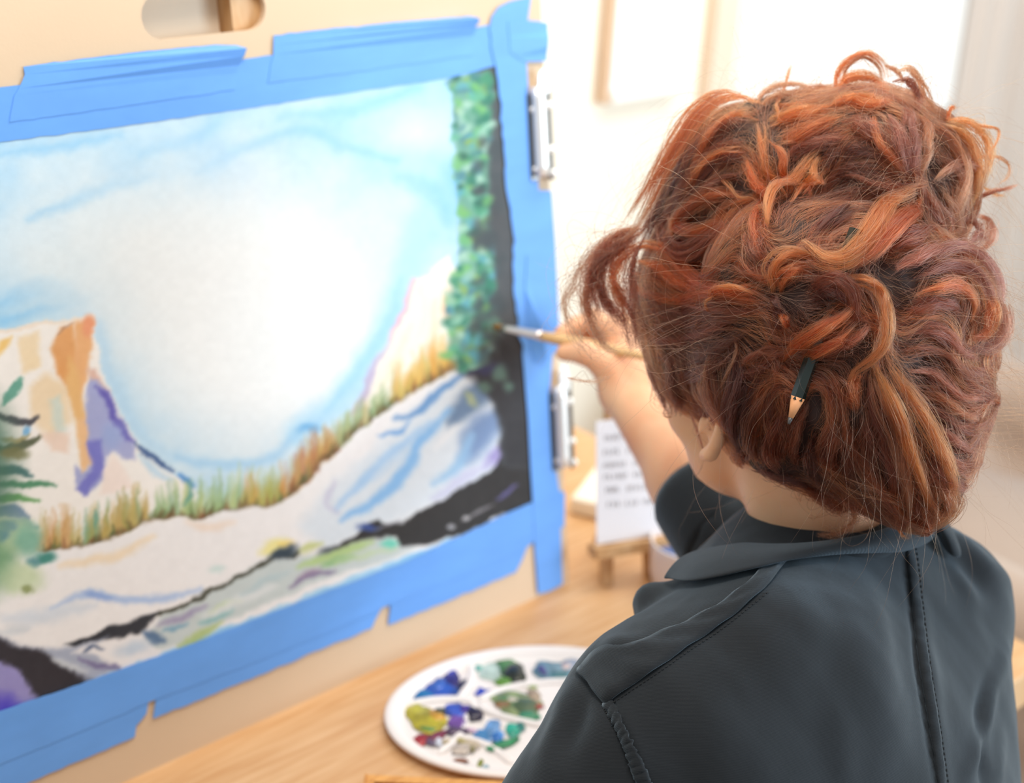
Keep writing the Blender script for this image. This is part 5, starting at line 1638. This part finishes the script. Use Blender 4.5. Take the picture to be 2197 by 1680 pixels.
tt = np.linspace(0, 1, NP)
taper = (1 - .75 * tt**4)
for pts, w, key, lift, frz in LOCKS:
    Q, Nn = lock_line(pts, lift, NP)
    dist = np.linalg.norm(Q[NP // 2] - CAMP)
    fine_ = w <= 24
    Wm = w / 2.1603 * dist / FPX * (1.0 if fine_ else 1.45)
    T = np.gradient(Q, axis=0); T /= np.linalg.norm(T, axis=1)[:, None]
    Bn = np.cross(T, Nn); Bn /= np.linalg.norm(Bn, axis=1)[:, None]
    k = int(np.clip(w * (3.4 if frz < 2.4 else 5.5), 14, 300))
    pp_ = np.array([(p[0], p[1]) for p in smooth_pts(pts, NP)])
    flow_pts.append(pp_); g = np.gradient(pp_, axis=0); flow_dir.append(g / (np.linalg.norm(g, axis=1)[:, None] + 1e-9))
    # sub-clumps inside the lock
    nc = 3 if fine_ else int(np.clip(w / 6, 5, 11))
    cu = hr.normal(0, .42, nc).clip(-1, 1); chh = hr.uniform(0, 1, nc)
    cph = hr.uniform(0, 6.28, (nc, 2)); cfr = hr.uniform(.5, 1.5, (nc, 2)); cam_ = hr.normal(0, 1, (nc, 2)) * .0013 * (.5 if fine_ else 1) * frz**.5
    cc0 = hr.uniform(0, .28, nc); cc1 = 1 - hr.random(nc)**1.3 * .30
    ci = hr.integers(0, nc, k)
    u = cu[ci] + hr.normal(0, .20, k); h = np.clip(chh[ci] + hr.normal(0, .25, k), 0, 1.3)
    prof = .55 + .45 * np.sin(math.pi * np.clip(tt * 1.05, 0, 1)); prof = prof * (1 - .35 * tt**3)
    lft = (lift / 1000.0) * np.sin(math.pi * np.clip(.05 + .88 * tt, 0, 1)) ** .8
    th_ = min(Wm * .30, .0045)
    ph = hr.uniform(0, 6.28, (k, 4)); fr = hr.uniform(.6, 2.6, (k, 2))
    a1 = hr.normal(0, 1, (k, 1)) * .0006 * frz; a2 = hr.normal(0, 1, (k, 1)) * .0005 * frz
    stray = (hr.random(k) < .14)[:, None]
    a1 = np.where(stray, a1 * 4.5, a1); a2 = np.where(stray, np.abs(a2) * 4.5, a2)
    env = np.clip(tt * 3, 0, 1)[None]
    ob = (u[:, None] * Wm * .5 * prof[None]) + a1 * np.sin(2 * math.pi * fr[:, :1] * tt[None] + ph[:, :1]) * (.4 + env) \
        + (cam_[ci, :1] * np.sin(2 * math.pi * cfr[ci, :1] * tt[None] + cph[ci, :1]))
    on = (h[:, None] * th_ * prof[None]) + lft[None] + .0012 + a2 * np.sin(2 * math.pi * fr[:, 1:] * tt[None] + ph[:, 1:2]) * (.4 + env) \
        + (cam_[ci, 1:] * np.sin(2 * math.pi * cfr[ci, 1:] * tt[None] + cph[ci, 1:]))
    P = Q[None] + ob[..., None] * Bn[None] + on[..., None] * Nn[None]
    e0 = (cc0[ci] + hr.uniform(-.06, .10, k)).clip(0, .5) * (0.4 if fine_ else 1); e1 = np.clip(cc1[ci] + hr.normal(0, .06, k), .5, 1)
    s = e0[:, None] + (e1 - e0)[:, None] * tt[None]
    i0 = np.clip((s * (NP - 1)).astype(int), 0, NP - 2); f = (s * (NP - 1) - i0)[..., None]
    ar = np.arange(k)[:, None]
    P = P[ar, i0] * (1 - f) + P[ar, i0 + 1] * f
    cl_ = tints(key, k, .30) * np.exp(hr.normal(0, .22, nc))[ci][:, None]
    emit(P, (hr.uniform(.00007, .00013, k))[:, None] * taper[None], cl_)

# flow of the locks as a field over the view of the hair, and the hair mass as a distance field
fp = np.concatenate(flow_pts); fd = np.concatenate(flow_dir)
gx0, gy0, gst, gnx, gny = 1180, 60, 8.0, 130, 146
gxx, gyy = np.meshgrid(gx0 + gst * np.arange(gnx), gy0 + gst * np.arange(gny), indexing='ij')
FL = np.zeros((gnx * gny, 2)); gp = np.stack([gxx.ravel(), gyy.ravel()], 1)
for c0_ in range(0, len(gp), 2000):
    D = ((gp[c0_:c0_ + 2000, None] - fp[None])**2).sum(-1)
    FL[c0_:c0_ + 2000] = (np.exp(-D / (2 * 24.0**2)) + 1e-5 * np.exp(-D / (2 * 90.0**2)) + 1e-12) @ fd
FL /= np.linalg.norm(FL, axis=1)[:, None] + 1e-12
FL = FL.reshape(gnx, gny, 2)
def flow(p):
    q = proj(p)
    i = np.clip(((q[:, 0] - gx0) / gst).round().astype(int), 0, gnx - 1); j = np.clip(((q[:, 1] - gy0) / gst).round().astype(int), 0, gny - 1)
    d = FL[i, j]
    return d[:, :1] * Rv[None] - d[:, 1:] * Uv[None]
hG = np.stack(np.gradient(hS.S), -1)
hG /= np.linalg.norm(hG, axis=-1)[..., None] + 1e-9
def hsd(p):
    u = (p - hS.lo) / hS.h
    i = np.clip(np.floor(u).astype(int), 0, hS.n - 2); f = np.clip(u - i, 0, 1)
    val = 0; g = 0
    for dx in (0, 1):
        for dy in (0, 1):
            for dz in (0, 1):
                w_ = (f[:, 0] if dx else 1 - f[:, 0]) * (f[:, 1] if dy else 1 - f[:, 1]) * (f[:, 2] if dz else 1 - f[:, 2])
                val = val + w_ * hS.S[i[:, 0] + dx, i[:, 1] + dy, i[:, 2] + dz]
                g = g + w_[:, None] * hG[i[:, 0] + dx, i[:, 1] + dy, i[:, 2] + dz]
    return val, g / (np.linalg.norm(g, axis=1)[:, None] + 1e-9)


tri_a = np.linalg.norm(np.cross(hV[hF[:, 1]] - hV[hF[:, 0]], hV[hF[:, 3]] - hV[hF[:, 0]]), axis=1)
K = 42000
ncl = 2600                                   # clumps of neighbouring hairs share start, height and tint
fi = hr.choice(len(hF), ncl, p=tri_a / tri_a.sum())
cst = hV[hF[fi, 0]]
chgt = hr.random(ncl)**1.5 * .0065; clen = hr.uniform(.55, 1.25, ncl); cbias = hr.normal(0, .25, ncl); cw1 = hr.uniform(0, 6.28, ncl); cw2 = hr.uniform(.5, 1.6, ncl)
ctn = hr.choice(np.array(list('ddmmmoot')), ncl); cbr = np.exp(hr.normal(0, .25, ncl))
ci = hr.integers(0, ncl, K)
cur = cst[ci] + hr.normal(0, .0022, (K, 3))
hgt = chgt[ci] + hr.uniform(0, .0022, K) + .0006
stp = .0044 * clen[ci] * hr.uniform(.7, 1.15, K)
dprev = None; pathf = []
for s in range(NP):
    v_, nn_ = hsd(cur)
    cur = cur + nn_ * ((hgt * math.sin(math.pi * (.1 + .8 * s / NP))) - v_)[:, None]
    pathf.append(cur.copy())
    d = flow(cur)
    sd = np.cross(nn_, d)
    wig = cbias[ci] + .35 * np.sin(2 * math.pi * cw2[ci] * s / NP + cw1[ci])
    d = d + sd * wig[:, None]
    d = d - nn_ * (d * nn_).sum(1)[:, None]
    d /= np.linalg.norm(d, axis=1)[:, None] + 1e-9
    if dprev is not None:
        d = d * .45 + dprev * .55; d /= np.linalg.norm(d, axis=1)[:, None] + 1e-9
    dprev = d
    cur = cur + d * stp[:, None]
PF = np.stack(pathf, 1)
amp = hr.normal(0, .0006, (K, 1)) * np.where(hr.random((K, 1)) < .12, 3.5, 1)
PF += ((amp * np.sin(2 * math.pi * hr.uniform(.5, 2.2, (K, 1)) * tt + hr.uniform(0, 6, (K, 1))))[..., None]) * unit(np.array([1, 1, 1.])) * hr.choice([-1, 1], (K, 1, 3))
cc_ = np.zeros((K, 3)); ck = ctn[ci]
for key in set(ck):
    m_ = ck == key; cc_[m_] = tints(key, m_.sum(), .32)
cc_ *= cbr[ci][:, None]
# drop hairs that would run over the face, ear or neck
q0 = proj(PF.reshape(-1, 3)).reshape(K, NP, 3)
emit(PF, hr.uniform(.00007, .00013, (K, 1)) * taper[None], cc_)

# flyaways: fine curved single hairs standing off the mass
K2 = 3000
fi = hr.choice(len(hF), K2, p=tri_a / tri_a.sum())
R0 = hV[hF[fi, 0]]; RN = hsd(R0)[1]
d0 = flow(R0); d0 = d0 * hr.choice([1, 1, -1], K2)[:, None]
ln_ = hr.uniform(.025, .095, K2)
side = np.cross(d0, RN)
crv = hr.normal(0, 1, K2) * 1.3; up_ = hr.uniform(.08, .45, K2)
P = R0[:, None] + d0[:, None] * (ln_[:, None] * (tt - .12 * tt**3)[None])[..., None]
P = P + RN[:, None] * (.002 + (ln_ * up_)[:, None] * (np.sin(math.pi * .75 * tt))[None])[..., None]
P = P + side[:, None] * ((ln_ * crv * .35)[:, None] * (tt**2)[None] + .0012 * np.sin(2 * math.pi * hr.uniform(1, 3, (K2, 1)) * tt + hr.uniform(0, 6, (K2, 1))))[..., None]
P[..., 2] -= (ln_ * .25)[:, None] * (tt**2)[None]
_q = proj(P.reshape(-1, 3)).reshape(K2, NP, 3)
_low = ((_q[..., 0] < 1740) & (_q[..., 1] > 900) & (_q[..., 0] > 1380)).any(1)
keep = ((proj(R0)[:, 1] < 960) & ~_low) | (hr.random(K2) < .10)
P = P[keep]; K2 = len(P)
emit(P, np.full((K2, 1), .00006) * taper[None], tints('t', K2, .3))

POS = np.concatenate(pos_all); RAD = np.concatenate(rad_all); TIN = np.concatenate(tint_all)
m = bpy.data.materials.new('auburn_hair'); m.use_nodes = True
nt = m.node_tree
for n_ in list(nt.nodes):
    if n_.type != 'OUTPUT_MATERIAL': nt.nodes.remove(n_)
hb = nt.nodes.new('ShaderNodeBsdfHairPrincipled')
hb.parametrization = 'COLOR'
at = nt.nodes.new('ShaderNodeAttribute'); at.attribute_name = 'tint'
nt.links.new(at.outputs['Color'], hb.inputs['Color'])
hb.inputs['Roughness'].default_value = .30; hb.inputs['Radial Roughness'].default_value = .45
nt.links.new(hb.outputs[0], [n_ for n_ in nt.nodes if n_.type == 'OUTPUT_MATERIAL'][0].inputs['Surface'])
M['hair'] = m
hc = bpy.data.hair_curves.new('hair_strands')
nS = len(POS)
hc.add_curves([NP] * nS)
hc.attributes['position'].data.foreach_set('vector', POS.ravel())
ra = hc.attributes.get('radius') or hc.attributes.new('radius', 'FLOAT', 'POINT')
ra.data.foreach_set('value', RAD.ravel())
ta = hc.attributes.new('tint', 'FLOAT_COLOR', 'CURVE')
ta.data.foreach_set('color', np.c_[TIN, np.ones(nS)].astype(np.float32).ravel())
hc.materials.append(M['hair'])
ho = bpy.data.objects.new('hair_strands', hc); COL.objects.link(ho)
ho.parent = hair
ho['kind'] = 'stuff'
print('strands', nS)

# ================================================================== PENCIL THROUGH THE UPDO
tip = C(1692, 910, hh.ray(1712, 850)[2] - .013); top = C(1838, 492, hh.ray(1830, 520)[2] - .013)
pen = empty('pencil', tuple(tip), 'dark green sharpened pencil stuck through the hair as a hairpin', 'pencil')
ax_ = unit(top - tip); Lp = np.linalg.norm(top - tip)
M['pencil_paint'] = material('dark_green_lacquer', L(30, 40, 37), .22, var=.25, scale=40)
M['cedar'] = material('cedar', L(226, 160, 110), .6, var=.15, scale=120, stretch=(1, 1, 1))
M['graphite'] = material('graphite', L(70, 68, 68), .35, var=.1, scale=50)
rp = .0050
bm = bmesh.new(); add_geo(bm, tube_geo([tip + ax_ * s for s in (.017, .05, Lp)], [rp, rp, rp], 6)); bm_obj('lacquered_body', bm, M['pencil_paint'], pen)
bm = bmesh.new(); add_geo(bm, tube_geo([tip + ax_ * s for s in (.004, .019)], [.0016, rp * .97], 24)); bm_obj('sharpened_wood', bm, M['cedar'], pen, True)
bm = bmesh.new(); add_geo(bm, tube_geo([tip + ax_ * s for s in (0, .001, .0045)], [.0008, .0011, .0018], 16)); bm_obj('lead', bm, M['graphite'], pen, True)
# ================================================================== origins of single-mesh things at their base
bpy.context.view_layer.update()
for o in list(COL.objects):
    if o.type == 'MESH' and o.parent is None and not o.children and o.location.length < 1e-9:
        me = o.data
        co = np.zeros(len(me.vertices) * 3, np.float32); me.vertices.foreach_get('co', co)
        co = co.reshape(-1, 3)
        b_ = np.array([(co[:, 0].min() + co[:, 0].max()) / 2, (co[:, 1].min() + co[:, 1].max()) / 2, co[:, 2].min()], np.float32)
        me.vertices.foreach_set('co', (co - b_).ravel()); me.update()
        o.location = Vector(b_.tolist())
